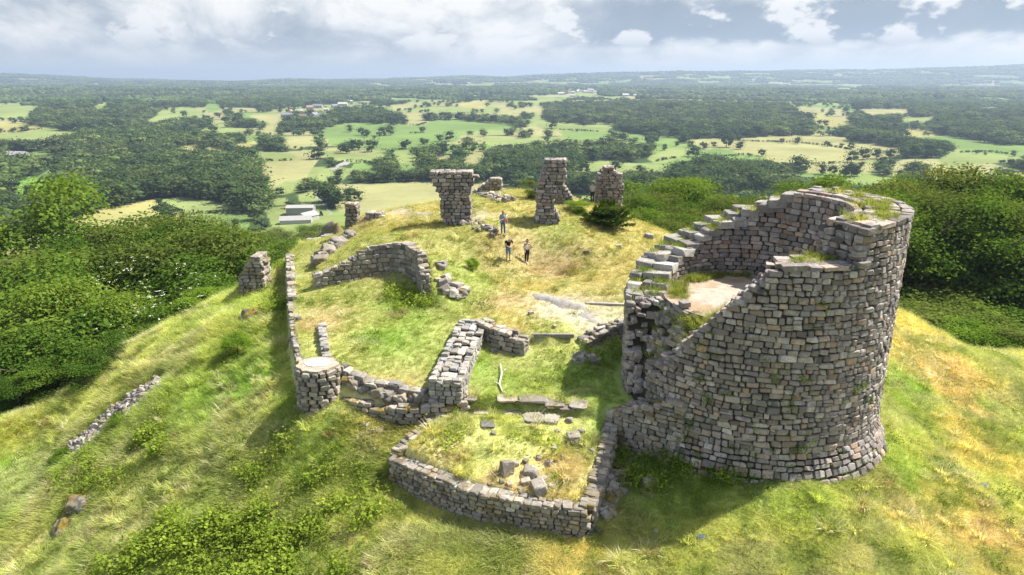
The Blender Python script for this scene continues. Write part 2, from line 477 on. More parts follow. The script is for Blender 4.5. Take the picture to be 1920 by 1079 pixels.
def leaf_mat(name, c0, c1, c2, trans=0.35, inst=None, big=0.06):
    """leaves: colour varies by leaf, by plant and in broad patches; some light comes through"""
    m, nt, out = new_mat(name)
    g = N(nt, 'ShaderNodeNewGeometry'); oi = N(nt, 'ShaderNodeObjectInfo')
    n = noise(nt, g.outputs['Position'], big, 3)
    f = mth(nt, 'FRACT', mth(nt, 'ADD', oi.outputs['Random'], 0.0))
    f = mth(nt, 'ADD', mth(nt, 'MULTIPLY', f, 0.72), mth(nt, 'MULTIPLY', n, 0.28))
    f = mth(nt, 'ADD', mth(nt, 'MULTIPLY', f, 0.62), mth(nt, 'MULTIPLY', g.outputs['Random Per Island'], 0.38))
    col = ramp(nt, f, [(0.2, c0), (0.5, c1), (0.8, c2)])
    d = N(nt, 'ShaderNodeBsdfDiffuse'); t = N(nt, 'ShaderNodeBsdfTranslucent')
    nt.links.new(col, d.inputs[0])
    tcol = mixc(nt, 1.0, col, (1.35, 1.25, .55), 'MULTIPLY'); nt.links.new(tcol, t.inputs[0])
    mx = N(nt, 'ShaderNodeMixShader'); mx.inputs[0].default_value = trans
    nt.links.new(d.outputs[0], mx.inputs[1]); nt.links.new(t.outputs[0], mx.inputs[2])
    nt.links.new(mx.outputs[0], out.inputs[0])
    return m
def inst_mat(name, trans=0.35, var=0.35):
    """scattered plants: each copy carries its own colour"""
    m, nt, out = new_mat(name)
    a = N(nt, 'ShaderNodeAttribute', attribute_type='INSTANCER', attribute_name='col')
    g = N(nt, 'ShaderNodeNewGeometry')
    br = mth(nt, 'ADD', mth(nt, 'MULTIPLY', g.outputs['Random Per Island'], var * 2), 1 - var)
    vs = N(nt, 'ShaderNodeVectorMath', operation='SCALE')
    nt.links.new(a.outputs['Color'], vs.inputs[0]); nt.links.new(br, vs.inputs[3])
    d = N(nt, 'ShaderNodeBsdfDiffuse'); t = N(nt, 'ShaderNodeBsdfTranslucent')
    nt.links.new(vs.outputs[0], d.inputs[0])
    tc_ = mixc(nt, 1.0, vs.outputs[0], (1.3, 1.25, .7), 'MULTIPLY'); nt.links.new(tc_, t.inputs[0])
    mx = N(nt, 'ShaderNodeMixShader'); mx.inputs[0].default_value = trans
    nt.links.new(d.outputs[0], mx.inputs[1]); nt.links.new(t.outputs[0], mx.inputs[2])
    nt.links.new(mx.outputs[0], out.inputs[0])
    return m
def ground_mat(name, fine):
    m, nt, out = new_mat(name)
    a = N(nt, 'ShaderNodeAttribute', attribute_name='col')
    g = N(nt, 'ShaderNodeNewGeometry')
    b = N(nt, 'ShaderNodeBsdfPrincipled')
    pos = g.outputs['Position']
    if fine:
        n1 = noise(nt, pos, 2.2, 8, 0.7); n2 = noise(nt, pos, 14, 5, 0.7)
        c = mixc(nt, ramp(nt, n1, [(0.35, 0.35), (0.6, 0.0)]), a.outputs['Color'], (.16, .18, .05))
        c = mixc(nt, ramp(nt, n2, [(0.35, 0.4), (0.58, 0.0)]), c, (.17, .14, .07))
    else:
        n1 = noise(nt, pos, 0.012, 6, 0.65); n2 = noise(nt, pos, 0.12, 5, 0.7)
        f = mth(nt, 'ADD', mth(nt, 'MULTIPLY', n1, 0.5), mth(nt, 'MULTIPLY', n2, 0.5))
        k = N(nt, 'ShaderNodeVectorMath', operation='SCALE')
        nt.links.new(a.outputs['Color'], k.inputs[0]); nt.links.new(mth(nt, 'ADD', mth(nt, 'MULTIPLY', f, 1.1), 0.45), k.inputs[3])
        c = k.outputs[0]
    nt.links.new(c, b.inputs['Base Color'])
    b.inputs['Roughness'].default_value = 1.0; b.inputs['Specular IOR Level'].default_value = 0.0
    if fine:
        bp = N(nt, 'ShaderNodeBump'); bp.inputs['Strength'].default_value = 0.7; bp.inputs['Distance'].default_value = 0.08
        nt.links.new(noise(nt, pos, 9, 7, 0.75), bp.inputs['Height']); nt.links.new(bp.outputs[0], b.inputs['Normal'])
    nt.links.new(b.outputs[0], out.inputs[0])
    return m

M_STONE = stone_mat('granite')
M_STONE_SHADE = stone_mat('granite_weathered', dark=(.10, .098, .10), mid=(.345, .298, .268), warm=(.42, .285, .19), pale=(.50, .455, .42), moss=0.66)
M_MOSSY = stone_mat('granite_mossy', moss=0.56)
M_SLAB = stone_mat('granite_slab', dark=(.26, .24, .22), mid=(.37, .345, .305), warm=(.40, .345, .275), pale=(.47, .445, .405), moss=0.66)
M_ROCK = stone_mat('bedrock', dark=(.12, .11, .10), mid=(.22, .205, .18), warm=(.26, .22, .16), pale=(.32, .30, .27), moss=0.50)
M_CORE = plain('mortar_and_earth', (.055, .046, .037), 1.0, var=.5, scale=7, spec=0.0)
M_MOSSCORE = plain('mossy_earth', (.16, .135, .045), 1.0, var=.45, scale=4, spec=0.0)
def gravel():
    m, nt, out = new_mat('trodden_gravel'); b = N(nt, 'ShaderNodeBsdfPrincipled'); g = N(nt, 'ShaderNodeNewGeometry'); p = g.outputs['Position']
    c = mixc(nt, ramp(nt, noise(nt, p, .55, 4), [(.42, 0.0), (.56, 1.0)]), (.44, .385, .315), (.37, .265, .165))
    c = mixc(nt, ramp(nt, noise(nt, p, 2.2, 6, .7), [(.45, 0.0), (.7, .55)]), c, (.19, .16, .12))
    c = mixc(nt, ramp(nt, noise(nt, p, 26, 3, .7), [(.4, .35), (.6, 0.0)]), c, (.16, .14, .12))
    nt.links.new(c, b.inputs['Base Color']); b.inputs['Roughness'].default_value = 1; b.inputs['Specular IOR Level'].default_value = 0
    bp = N(nt, 'ShaderNodeBump'); bp.inputs['Strength'].default_value = .6; bp.inputs['Distance'].default_value = .05; nt.links.new(noise(nt, p, 12, 6, .7), bp.inputs['Height']); nt.links.new(bp.outputs[0], b.inputs['Normal'])
    nt.links.new(b.outputs[0], out.inputs[0]); return m
M_GRAVEL = gravel()
M_BARK = plain('bark', (.10, .08, .06), 0.95, var=.3, scale=5, spec=.1)
M_DEAD = plain('dead_wood', (.55, .50, .44), 0.9, var=.2, scale=8)
M_GROUND = ground_mat('hill_turf', True)
M_VALLEY = ground_mat('valley_land', False)
M_GRASS = inst_mat('grass_blades', 0.48, 0.28)
M_FOREST = inst_mat('woodland_leaves', 0.22, 0.38)

# ------------------------------------------------------------------ ground colours
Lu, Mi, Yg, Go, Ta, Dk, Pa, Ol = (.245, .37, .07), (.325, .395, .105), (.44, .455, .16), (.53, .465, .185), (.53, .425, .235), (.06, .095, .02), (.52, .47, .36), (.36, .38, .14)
GC = [(720,640,-1.1,Lu),(660,670,-1.3,Yg),(700,720,-1.6,Ta),(600,640,-1,Yg),(760,580,-.7,Lu),(680,600,-.8,Yg),(840,560,-.5,Mi),(560,560,-.8,Yg),(560,480,-.5,Yg),(570,440,-.4,Yg),
      (620,600,-.9,Ta),(900,700,-1.9,Lu),(1000,690,-1.9,Mi),(1120,690,-1.9,Lu),(940,740,-2.1,Mi),(1050,640,-1.3,Yg),(960,600,-.8,Go),(1040,570,-.5,Pa),(1090,600,-.8,Pa),(1000,540,-.3,Go),
      (1100,520,0,Go),(1150,470,.6,Go),(1200,440,1,Go),(1060,480,.7,Ta),(1000,500,0,Ta),(930,480,.6,Go),(900,440,1.5,Yg),(1050,430,1.7,Yg),(940,445,1.8,Ta),(860,450,1.6,Yg),(780,430,1.9,Go),
      (800,390,2.3,Go),(720,410,1.8,Go),(860,380,2.4,Yg),(960,400,2.2,Go),(1090,400,1.9,Go),(900,410,2.2,Pa),(750,395,2.2,Pa),(820,520,.6,Yg),(870,520,.3,Mi),(640,500,.4,Yg),(700,450,1.6,Yg),(950,560,-.4,Ta),
      (480,640,-3,Mi),(450,720,-3.8,Lu),(420,600,-3.3,Mi),(380,640,-3.8,Yg),(250,690,-5.5,Yg),(150,740,-6.8,Yg),(60,800,-8.3,Yg),(330,720,-5,Mi),(40,900,-9.8,Lu),(60,1000,-10,Yg),
      (500,780,-3.8,Yg),(560,740,-2.7,Mi),(420,850,-5.2,Mi),(350,900,-6.2,Ol),(250,950,-7.5,Ol),(300,1040,-7.5,Mi),(500,950,-5.6,Ol),(600,850,-4.2,Mi),(620,950,-5.1,Yg),(520,1050,-6.2,Mi),
      (680,860,-4.2,Mi),(690,790,-3.2,Yg),(760,960,-4.8,Yg),(720,1040,-5.3,Ol),(850,1040,-5.2,Yg),(960,1050,-5.3,Yg),(1100,1050,-5.1,Go),(1200,1050,-5.2,Yg),(1300,960,-4.6,Mi),(1190,900,-4.3,Lu),(1160,860,-4.0,Lu),
      (1350,1020,-4.9,Yg),(1500,980,-4.8,Mi),(1450,1060,-5.2,Yg),(1600,950,-4.8,Yg),(1600,1050,-5.3,Yg),(1700,900,-4.7,Mi),(1690,780,-4,Mi),(1700,650,-3.5,Go),(1760,700,-3.9,Ta),(1720,740,-3.9,Lu),(1800,740,-4.3,Ta),(1850,690,-4.8,Yg),
      (1800,800,-4.7,Go),(1880,780,-5,Mi),(1850,860,-5.2,Go),(1780,950,-5.2,Go),(1880,930,-5.6,Yg),(1850,1020,-5.8,Ta),(1750,1050,-5.5,Yg),(1900,1060,-6,Go),(1700,980,-5.1,Ta),
      (830,830,-3,Ta),(900,860,-3.2,Yg),(1000,820,-2.9,Yg),(1050,880,-3.2,Ta),(1100,820,-2.7,Ol),(850,800,-2.7,Yg),(960,780,-2.4,Yg),(950,920,-3.4,Ta),(780,850,-3.2,Go)]
_gp = np.array([at_z(a, b, c)[:2] for a, b, c, d in GC]); _gcol = np.array([d for a, b, c, d in GC])
def ground_col(X, Y):
    X = X + 1.6 * (fbm(X / 1.4, Y / 1.4, 51, 3) - .5); Y = Y + 1.6 * (fbm(X / 1.4, Y / 1.4, 57, 3) - .5)
    num = np.zeros((len(X), 3)); den = np.zeros(len(X))
    for p, c in zip(_gp, _gcol):
        w = 1.0 / (((X - p[0]) ** 2 + (Y - p[1]) ** 2) + 0.25) ** 1.8
        num += w[:, None] * c; den += w
    c = num / den[:, None]
    o = 1 - smooth(-.5, .5, poly_sd(X, Y, PLAT)); c = c * (np.interp(Y, [20, 27, 38, 46], [1.1, 1.0, .86, .76]) * (1 - o) * 1.1 + 1.36 * o)[:, None]     # painted brightness: dimmer toward the mound, lifted on outer slopes that catch less sun
    far = smooth(44, 60, np.hypot(X - 2, Y - 42))[:, None]
    return c * (1 - far) + np.array((.09, .13, .03)) * far

FG, FL, FT, FY, FB = (.135, .20, .06), (.185, .225, .08), (.24, .235, .105), (.275, .26, .10), (.14, .25, .045)
FIELDS = [
 (FL,[(0,197),(42,195),(75,198),(53,211),(44,222),(0,220),(-60,220),(-60,199)]),(FG,[(36,195),(53,184),(67,186),(62,197)]),(FY,[(-60,228),(0,230),(50,233),(80,241),(0,248),(-60,248)]),
 (FL,[(-60,253),(0,252),(106,243),(111,248),(72,258),(66,262),(0,263),(-60,264)]),(FB,[(31,344),(56,334),(83,341),(86,352),(72,366),(53,369),(33,361)]),(FG,[(70,334),(97,319),(103,322),(81,333)]),
 (FG,[(56,287),(103,288),(92,293),(56,294)]),(FY,[(133,450),(133,413),(164,400),(195,391),(292,377),(314,389),(345,402),(342,419),(334,460),(200,470)]),
 (FL,[(300,376),(342,372),(375,375),(403,383),(445,391),(464,397),(456,402),(350,400)]),(FG,[(353,404),(456,404),(470,408),(461,428),(440,455),(345,455)]),
 (FL,[(278,227),(311,211),(348,201),(373,208),(381,213),(336,222),(317,222),(281,230)]),(FG,[(386,192),(411,191),(411,205),(389,208)]),(FL,[(178,199),(200,192),(195,202),(181,208)]),
 (FY,[(120,188),(147,190),(131,194)]),(FT,[(258,188),(303,189),(278,193)]),(FL,[(381,244),(403,234),(425,233),(409,247),(389,250)]),(FY,[(342,280),(347,275),(372,272),(370,283)]),
 (FY,[(389,277),(417,275),(414,283),(389,283)]),(FY,[(439,272),(480,268),(480,273),(442,277)]),(FL,[(417,241),(456,240),(447,247),(417,252)]),
 (FT,[(470,216),(530,215),(527,226),(516,230),(480,222)]),(FT,[(502,236),(519,233),(513,250),(497,250)]),
 (FG,[(602,252),(613,241),(652,231),(697,233),(730,234),(766,237),(800,234),(805,227),(841,226),(960,234),(960,241),(897,241),(864,250),(855,263),(828,266),(786,275),(758,280),(722,282),(680,275),(636,275),(619,269),(616,255)]),
 (FT,[(530,261),(583,252),(586,269),(561,275),(550,277),(533,272)]),(FL,[(605,284),(638,288),(675,291),(719,290),(716,298),(658,302),(644,300),(613,294)]),(FL,[(741,286),(761,283),(783,297),(780,308),(747,305)]),
 (FL,[(480,286),(508,287),(550,291),(555,300),(508,302),(480,294)]),(FT,[(491,308),(572,295),(594,300),(577,322),(572,333),(533,337),(516,350),(497,336)]),(FL,[(600,322),(619,316),(619,333),(600,336)]),
 (FG,[(661,311),(680,308),(700,316),(711,325),(675,322)]),(FG,[(747,312),(780,314),(772,322),(747,319)]),(FT,[(814,294),(844,294),(839,302),(816,300)]),(FT,[(875,291),(905,280),(905,297),(892,311),(872,308)]),
 (FL,[(905,262),(960,261),(960,268),(925,275)]),(FT,[(761,213),(783,212),(797,225),(800,231),(766,233)]),(FY,[(677,183),(708,180),(697,190),(680,187)]),(FG,[(741,183),(802,184),(791,187),(741,189)]),
 (FT,[(736,197),(775,197),(758,204),(741,204)]),(FY,[(861,194),(908,191),(908,200),(869,200)]),(FT,[(936,202),(960,202),(960,211),(941,211)]),
 (FT,[(625,361),(691,350),(747,343),(811,342),(860,342),(960,350),(960,385),(816,395),(635,395)]),(FL,[(563,366),(591,364),(597,377),(625,405),(563,378)]),(FL,[(500,394),(536,389),(536,400),(600,395),(640,415),(600,425),(513,425)]),
 (FL,[(513,376),(536,372),(536,380),(516,383)]),
 (FL,[(1007,233),(1027,230),(1091,234),(1088,241),(1049,243),(1010,236)]),(FL,[(1099,233),(1152,234),(1132,244),(1099,241)]),(FG,[(1052,248),(1124,250),(1124,261),(1080,262),(1066,261)]),(FL,[(960,263),(1013,258),(1016,263),(960,273)]),
 (FL,[(1077,315),(1099,307),(1160,300),(1182,308),(1252,314),(1246,325),(1160,325),(1077,325)]),(FL,[(1216,297),(1241,286),(1274,277),(1294,280),(1266,297),(1230,304)]),(FG,[(1235,269),(1255,259),(1271,261),(1271,269),(1241,280)]),
 (FG,[(1260,300),(1313,294),(1282,305),(1257,305)]),(FT,[(1288,266),(1349,262),(1440,266),(1440,290),(1394,286),(1377,282),(1321,277)]),(FG,[(1313,290),(1344,277),(1374,282),(1369,291),(1321,294)]),(FG,[(1355,300),(1385,293),(1427,297),(1405,302)]),
 (FG,[(1177,361),(1202,361),(1199,369),(1174,375)]),(FL,[(960,181),(996,181),(1049,187),(1030,191),(977,190)]),(FT,[(968,204),(1021,202),(1016,208),(974,209)]),(FT,[(1199,166),(1232,168),(1210,171)]),(FL,[(1282,177),(1344,180),(1335,183),(1288,181)]),
 (FT,[(1440,256),(1532,255),(1596,266),(1662,275),(1690,281),(1679,291),(1635,288),(1596,280),(1440,268)]),(FT,[(1440,270),(1593,281),(1635,286),(1690,288),(1607,302),(1573,305),(1468,308),(1440,302)]),
 (FT,[(1512,311),(1573,308),(1635,308),(1632,322),(1618,322),(1551,319),(1515,322)]),(FG,[(1485,323),(1518,326),(1573,330),(1587,336),(1551,337),(1496,330)]),(FY,[(1526,216),(1565,222),(1596,233),(1573,238),(1529,233)]),
 (FT,[(1590,206),(1704,205),(1701,213),(1635,216),(1621,208)]),(FL,[(1690,222),(1754,219),(1746,227),(1696,229)]),(FY,[(1696,244),(1712,243),(1757,252),(1746,256),(1693,256)]),
 (FG,[(1704,258),(1774,255),(1829,265),(1874,273),(1990,277),(1990,293),(1857,288),(1801,280),(1785,266)]),(FL,[(1760,302),(1785,288),(1835,288),(1913,294),(1896,302),(1829,305),(1790,312)]),
 (FL,[(1537,168),(1596,163),(1643,163),(1612,173),(1573,173)]),(FT,[(1568,184),(1618,187),(1579,193)]),(FL,[(1838,197),(1874,195),(1874,204),(1843,204)]),(FT,[(1482,206),(1535,208),(1529,213)]),(FT,[(1785,154),(1857,151),(1874,154),(1788,156)]),
 ((.24,.23,.22),[(591,364),(597,364),(604,380),(625,402),(618,404),(596,380)]),((.24,.23,.22),[(640,302),(656,304),(654,309),(644,310),(628,318),(600,324),(600,322),(628,314)]),
]
def field_lookup(X, Y, Z):
    px, py, dep = proj(X, Y, Z)
    idx = np.full(X.shape, -1)
    for k, (c, P) in enumerate(FIELDS):
        P = np.array(P, float)
        m = (px >= P[:, 0].min()) & (px <= P[:, 0].max()) & (py >= P[:, 1].min()) & (py <= P[:, 1].max()) & (Y > 100)
        if m.any():
            s = np.where(m)[0]
            s = s[inpoly(px[s], py[s], P)]
            idx[s] = k
    return idx
def field_wide(X, Y, Z):
    px, py, dep = proj(X, Y, Z); out = np.full(X.shape, -1)
    for dx, dy in ((0, 0), (0, -3.5), (-3.5, 0), (3.5, 0), (0, 2.5)):
        for k, (c, P) in enumerate(FIELDS if dx == dy else FIELDS[:-2]):
            P = np.array(P, float); x, y = px + dx, py + dy
            m = (out < 0) & (x >= P[:, 0].min()) & (x <= P[:, 0].max()) & (y >= P[:, 1].min()) & (y <= P[:, 1].max()) & (Y > 100)
            if m.any():
                s = np.where(m)[0]; s = s[inpoly(x[s], y[s], P)]; out[s] = k
    return out
WOODS = [[(-80,300),(0,300),(60,290),(150,262),(250,250),(340,290),(480,292),(500,345),(480,375),(440,388),(340,372),(290,376),(190,392),(130,412),(0,470),(-80,470)],
 [(50,215),(75,200),(160,195),(260,200),(330,230),(300,255),(110,245),(85,238)],
 [(880,300),(960,270),(1060,290),(1220,285),(1230,300),(1075,312),(1070,330),(1250,330),(1250,360),(1180,355),(820,345),(640,345),(650,330),(800,310)],
 [(1020,200),(1180,195),(1440,200),(1530,215),(1525,255),(1290,262),(1190,250),(1050,232),(1020,225)],[(1250,330),(1280,305),(1440,318),(1560,340),(1560,370),(1250,360)],
 [(1600,195),(1840,190),(1990,205),(1990,270),(1870,268),(1760,245),(1700,240),(1600,232)],[(1550,235),(1690,250),(1790,265),(1790,285),(1690,278),(1600,265)],
 [(480,170),(640,160),(640,185),(560,200),(480,205)],[(540,225),(600,215),(700,210),(760,225),(760,238),(650,232),(600,245),(520,250)]]
PATCH_COL = np.array([(.135,.20,.06),(.185,.225,.08),(.23,.23,.105),(.165,.215,.065),(.25,.245,.115)])
def patchwork(X, Y):
    """irregular field cells: returns (wooded?, distance to the nearest boundary in metres, field colour)"""
    r = np.hypot(X, Y); out_w = np.zeros(len(X)); out_d = np.full(len(X), 99.0); out_c = np.zeros((len(X), 3))
    for lo, hi, sz in ((0, 1500, 125.0), (1500, 3200, 190.0), (3200, 1e9, 330.0)):
        m = (r >= lo) & (r < hi)
        if not m.any(): continue
        x, y = X[m], Y[m]
        x = x + sz * .7 * (fbm(x / sz * .8, y / sz * .8, 71, 3) - .5); y = y + sz * .7 * (fbm(x / sz * .8, y / sz * .8, 75, 3) - .5)
        gx_, gy_ = np.floor(x / sz).astype(np.int64), np.floor(y / (sz * 1.25)).astype(np.int64)
        d1 = np.full(len(x), 1e9); d2 = d1.copy(); ci = np.zeros(len(x))
        for a in (-1, 0, 1):
            for b in (-1, 0, 1):
                i_, j_ = gx_ + a, gy_ + b
                sx = (i_ + .15 + .7 * _h(i_, j_, 3)) * sz; sy = (j_ + .15 + .7 * _h(i_, j_, 5)) * sz * 1.25
                d = np.hypot(x - sx, y - sy); h_ = _h(i_, j_, 9)
                nw = d < d1
                d2 = np.where(nw, d1, np.minimum(d2, d)); ci = np.where(nw, h_, ci); d1 = np.where(nw, d, d1)
        out_d[m] = (d2 - d1) * .5
        big = fbm(X[m] / 900, Y[m] / 700, 79, 2)
        out_w[m] = (np.modf(ci * 7.13)[0] < (.36 if hi < 2000 else .27) + .9 * (big - .5)).astype(float)
        out_c[m] = PATCH_COL[(ci * 4.999).astype(int)]
    return out_w, out_d, out_c
def in_woods(X, Y, Z):
    px, py, dep = proj(X, Y, Z); k = np.zeros(X.shape, bool)
    for P in WOODS: k |= inpoly(px, py, np.array(P, float))
    return k
_fc = np.array([c for c, _ in FIELDS])
def valley_col(X, Y, Z):
    n = len(X)
    r = np.hypot(X, Y)
    wood = np.array((.042, .066, .026))
    c = np.tile(wood, (n, 1))
    w_, d_, pc = patchwork(X, Y)
    f = (1 - w_) * smooth(1.5, 5, d_) * (r > 330) * ~in_woods(X, Y, Z) * smooth(9500, 6000, r)
    f = f[:, None]; c = c * (1 - f) + pc * f
    idx = field_wide(X, Y, Z)
    m = idx >= 0
    j = 0.85 + 0.3 * vnoise(X[m] / 60, Y[m] / 60, 83)[:, None]
    c[m] = _fc[idx[m]] * j
    return c, idx

def set_col(me, C):
    a = me.attributes.new('col', 'FLOAT_COLOR', 'POINT')
    a.data.foreach_set('color', np.c_[C, np.ones(len(C))].astype(np.float32).ravel())
def grid_quads(nx, ny):
    i = np.arange(nx * ny).reshape(ny, nx)
    return np.stack([i[:-1, :-1], i[:-1, 1:], i[1:, 1:], i[1:, :-1]], -1).reshape(-1, 4)

# the castle hill
gx = np.r_[np.arange(-80, -32, 1.0), np.arange(-32, 30, 0.2), np.arange(30, 80.1, 1.0)]
gy = np.r_[np.arange(6, 18, 0.6), np.arange(18, 58, 0.2), np.arange(58, 100.1, 1.0)]
GX, GY = np.meshgrid(gx, gy)
GZ = ground(GX, GY)
me = np_mesh('hill_ground', np.c_[GX.ravel(), GY.ravel(), GZ.ravel()], grid_quads(len(gx), len(gy)), mats=[M_GROUND])
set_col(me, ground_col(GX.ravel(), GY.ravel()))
tag(mobj('hill_ground', me), kind='structure')
# the valley and everything out to the skyline
azs = np.r_[np.radians(np.arange(-180, -50, 5.0)), np.radians(np.arange(-50, 50, 0.14)), np.radians(np.arange(50, 180.1, 5.0))]
rr = np.r_[[0.5, 20, 40, 60], np.exp(np.linspace(math.log(75), math.log(16000), 430))]
AZ, RR = np.meshgrid(azs, rr)
VX, VY = (np.sin(AZ) * RR).ravel(), (np.cos(AZ) * RR).ravel()
VZ = base_h(VX, VY)
inn = (VX > -77) & (VX < 77) & (VY > 8) & (VY < 97)
VC, _ = valley_col(VX, VY, VZ)
nearh = smooth(60, 160, np.hypot(VX - 2, VY - 42))[:, None]
VC = np.where(nearh < 1, VC * nearh + np.array((.08, .115, .03)) * (1 - nearh), VC)
VZ2 = np.where(inn, VZ - 22.0, VZ)
me = np_mesh('valley_ground', np.c_[VX, VY, VZ2], grid_quads(len(azs), len(rr)), mats=[M_VALLEY])
set_col(me, VC)
tag(mobj('valley_ground', me), kind='structure')

# ------------------------------------------------------------------ haze over the valley
def haze():
    b = MB()
    b.box((0, 0, 5), (33000, 33000, 330))
    m, nt, out = new_mat('air')
    v = N(nt, 'ShaderNodeVolumePrincipled')
    v.inputs['Color'].default_value = (.50, .62, .79, 1)
    v.inputs['Density'].default_value = HAZE_D
    v.inputs['Anisotropy'].default_value = 0.25
    nt.links.new(v.outputs[0], out.inputs['Volume'])
    o = b.build('haze', m)
    tag(o, kind='stuff')
HAZE_D = 1.5e-4
haze()

# ------------------------------------------------------------------ stones
def stone_shape(seed, bev=0.16, jit=0.07):
    r = np.random.default_rng(seed)
    vs, ix = [], {}
    corner = {}
    for sx in (-1, 1):
        for sy in (-1, 1):
            for sz in (-1, 1):
                j = r.uniform(-jit, jit, 3); bb = bev * r.uniform(.6, 1.4, 3)
                c = np.array((sx, sy, sz)) * .5 + j
                for ax in range(3):
                    p = c.copy()
                    for o in range(3):
                        if o != ax: p[o] -= np.sign((sx, sy, sz)[o]) * bb[o]
                    ix[(sx, sy, sz, ax)] = len(vs); vs.append(p)
    Q, T = [], []
    for ax in range(3):
        a, b = [(1, 2), (2, 0), (0, 1)][ax]
        for s in (-1, 1):
            def key(p, q):
                k = [0, 0, 0]; k[ax] = s; k[a] = p; k[b] = q
                return ix[(*k, ax)]
            f = [key(-1, -1), key(1, -1), key(1, 1), key(-1, 1)]
            Q.append(f if s > 0 else f[::-1])
    for ax in range(3):                      # bevel strips along each edge
        a, b = [(1, 2), (2, 0), (0, 1)][ax]
        for p in (-1, 1):
            for q in (-1, 1):
                def key(s, w):
                    k = [0, 0, 0]; k[ax] = s; k[a] = p; k[b] = q
                    return ix[(*k, w)]
                f = [key(-1, a), key(1, a), key(1, b), key(-1, b)]
                Q.append(f if p * q < 0 else f[::-1])
    for sx in (-1, 1):
        for sy in (-1, 1):
            for sz in (-1, 1):
                f = [ix[(sx, sy, sz, 0)], ix[(sx, sy, sz, 1)], ix[(sx, sy, sz, 2)]]
                T.append(f if sx * sy * sz > 0 else f[::-1])
    V = np.array(vs)
    # make every face look outwards
    def fix(F):
        out = []
        for f in F:
            p = V[list(f)]; n = np.cross(p[1] - p[0], p[2] - p[0])
            out.append(f if np.dot(n, p.mean(0)) > 0 else f[::-1])
        return out
    return V, np.array(fix(Q)), np.array(fix(T))
SHAPES = [stone_shape(100 + i, 0.09 + .04 * (i % 3), 0.055 + .014 * (i % 4)) for i in range(12)]
SLABS = [stone_shape(300 + i, 0.05, 0.035) for i in range(6)]
SHAPES += SLABS                                    # 12..17: flat worn slabs
def stone_smooth(nT, nQ): return np.r_[np.zeros(6, bool), np.ones(nQ - 6 + nT, bool)]

_mesh_cache = {}
def stone_mesh(i, mat):
    k = (i, mat.name)
    if k not in _mesh_cache:
        V, Q, T = SHAPES[i]
        _mesh_cache[k] = np_mesh('stone', V, Q, T, True, [mat])
        _mesh_cache[k].polygons.foreach_set('use_smooth', stone_smooth(len(T), len(Q)))
    return _mesh_cache[k]
CAMV = np.array([0, 0, CAMZ])
class Stones:
    """all the stones of one wall; the ones that show largest become objects, the remainder one joined part"""
    def __init__(s, seed=0): s.M = []; s.C = []; s.var = []; s.score = []; s.r = np.random.default_rng(seed)
    def add(s, c, tx, ny, size, top=False, tilt=0.04, boost=1.0, slab=False):
        """c centre, tx direction along the wall, ny outward direction, size (length, depth, height)"""
        r = s.r
        tx = np.asarray(tx, float); ny = np.asarray(ny, float); up = np.cross(tx, ny)
        if up[2] < 0: up = -up
        B = np.stack([tx, ny, up], 1)
        e = r.normal(0, tilt, 3)
        E = np.array([[1, -e[2], e[1]], [e[2], 1, -e[0]], [-e[1], e[0], 1]])
        s.M.append(B @ E * np.asarray(size, float)); s.C.append(np.asarray(c, float)); s.var.append(int(r.integers(12, 18) if slab else r.integers(12)))
        v = CAMV - c; d = np.linalg.norm(v); v = v / d
        a = size[0] * size[2] * max(0, np.dot(ny, v)) + (size[0] * size[1] * max(0, v[2]) if top else 0)
        s.score.append(boost * a / d ** 2)
    def finish(s, parent, mat, budget=300, name='stone', rest='stone_courses'):
        n = len(s.M)
        if n == 0: return
        order = np.argsort(-np.array(s.score))
        L = np.array(parent.location) if parent is not None else np.zeros(3)
        for i in order[:budget]:
            o = bpy.data.objects.new(name, stone_mesh(s.var[i], mat))
            M = np.eye(4); M[:3, :3] = s.M[i]; M[:3, 3] = s.C[i] - L
            COL.objects.link(o); o.parent = parent; o.matrix_local = Matrix(M.tolist())
        rem = order[budget:]
        if len(rem):
            Vs, Qs, Ts, b = [], [], [], 0
            for i in rem:
                V, Q, T = SHAPES[s.var[i]]
                Vs.append(V @ s.M[i].T + s.C[i] - L); Qs.append(Q + b); Ts.append(T + b); b += len(V)
            me = np_mesh(rest, np.concatenate(Vs), np.concatenate(Qs), np.concatenate(Ts), True, [mat])
            fl = np.ones(len(me.polygons), bool)
            nq = len(SHAPES[0][1])
            for k in range(len(rem)): fl[k * nq:k * nq + 6] = False
            me.polygons.foreach_set('use_smooth', fl)
            o = mobj(rest, me, parent)
            tag(o, kind='stuff')

class Path:
    """a polyline with arc length; offset() shifts it sideways"""
    def __init__(s, pts):
        s.p = np.array(pts, float)[:, :2]
        d = np.hypot(*(s.p[1:] - s.p[:-1]).T); s.s = np.r_[0, np.cumsum(d)]; s.L = s.s[-1]
    def at(s, t, off=0.0):
        t = np.clip(t, 0, s.L)
        k = min(np.searchsorted(s.s, t, 'right') - 1, len(s.s) - 2)
        def tan(k): return (s.p[k + 1] - s.p[k]) / (s.s[k + 1] - s.s[k])
        d = tan(k); u = (t - s.s[k]) / (s.s[k + 1] - s.s[k])
        # soften the heading at bends
        if u > .5 and k + 1 < len(s.s) - 1 and np.dot(d, tan(k + 1)) > .7: h = d * (1.5 - u) + tan(k + 1) * (u - .5)
        elif u < .5 and k > 0 and np.dot(d, tan(k - 1)) > .7: h = d * (.5 + u) + tan(k - 1) * (.5 - u)
        else: h = d
        h = h / np.linalg.norm(h); nrm = np.array([h[1], -h[0]])
        return s.p[k] + d * (t - s.s[k]) + nrm * off, h, nrm

def fval(f, t, L): return f(t) if callable(f) else float(np.interp(t, np.linspace(0, L, len(f)), f)) if hasattr(f, '__len__') else f

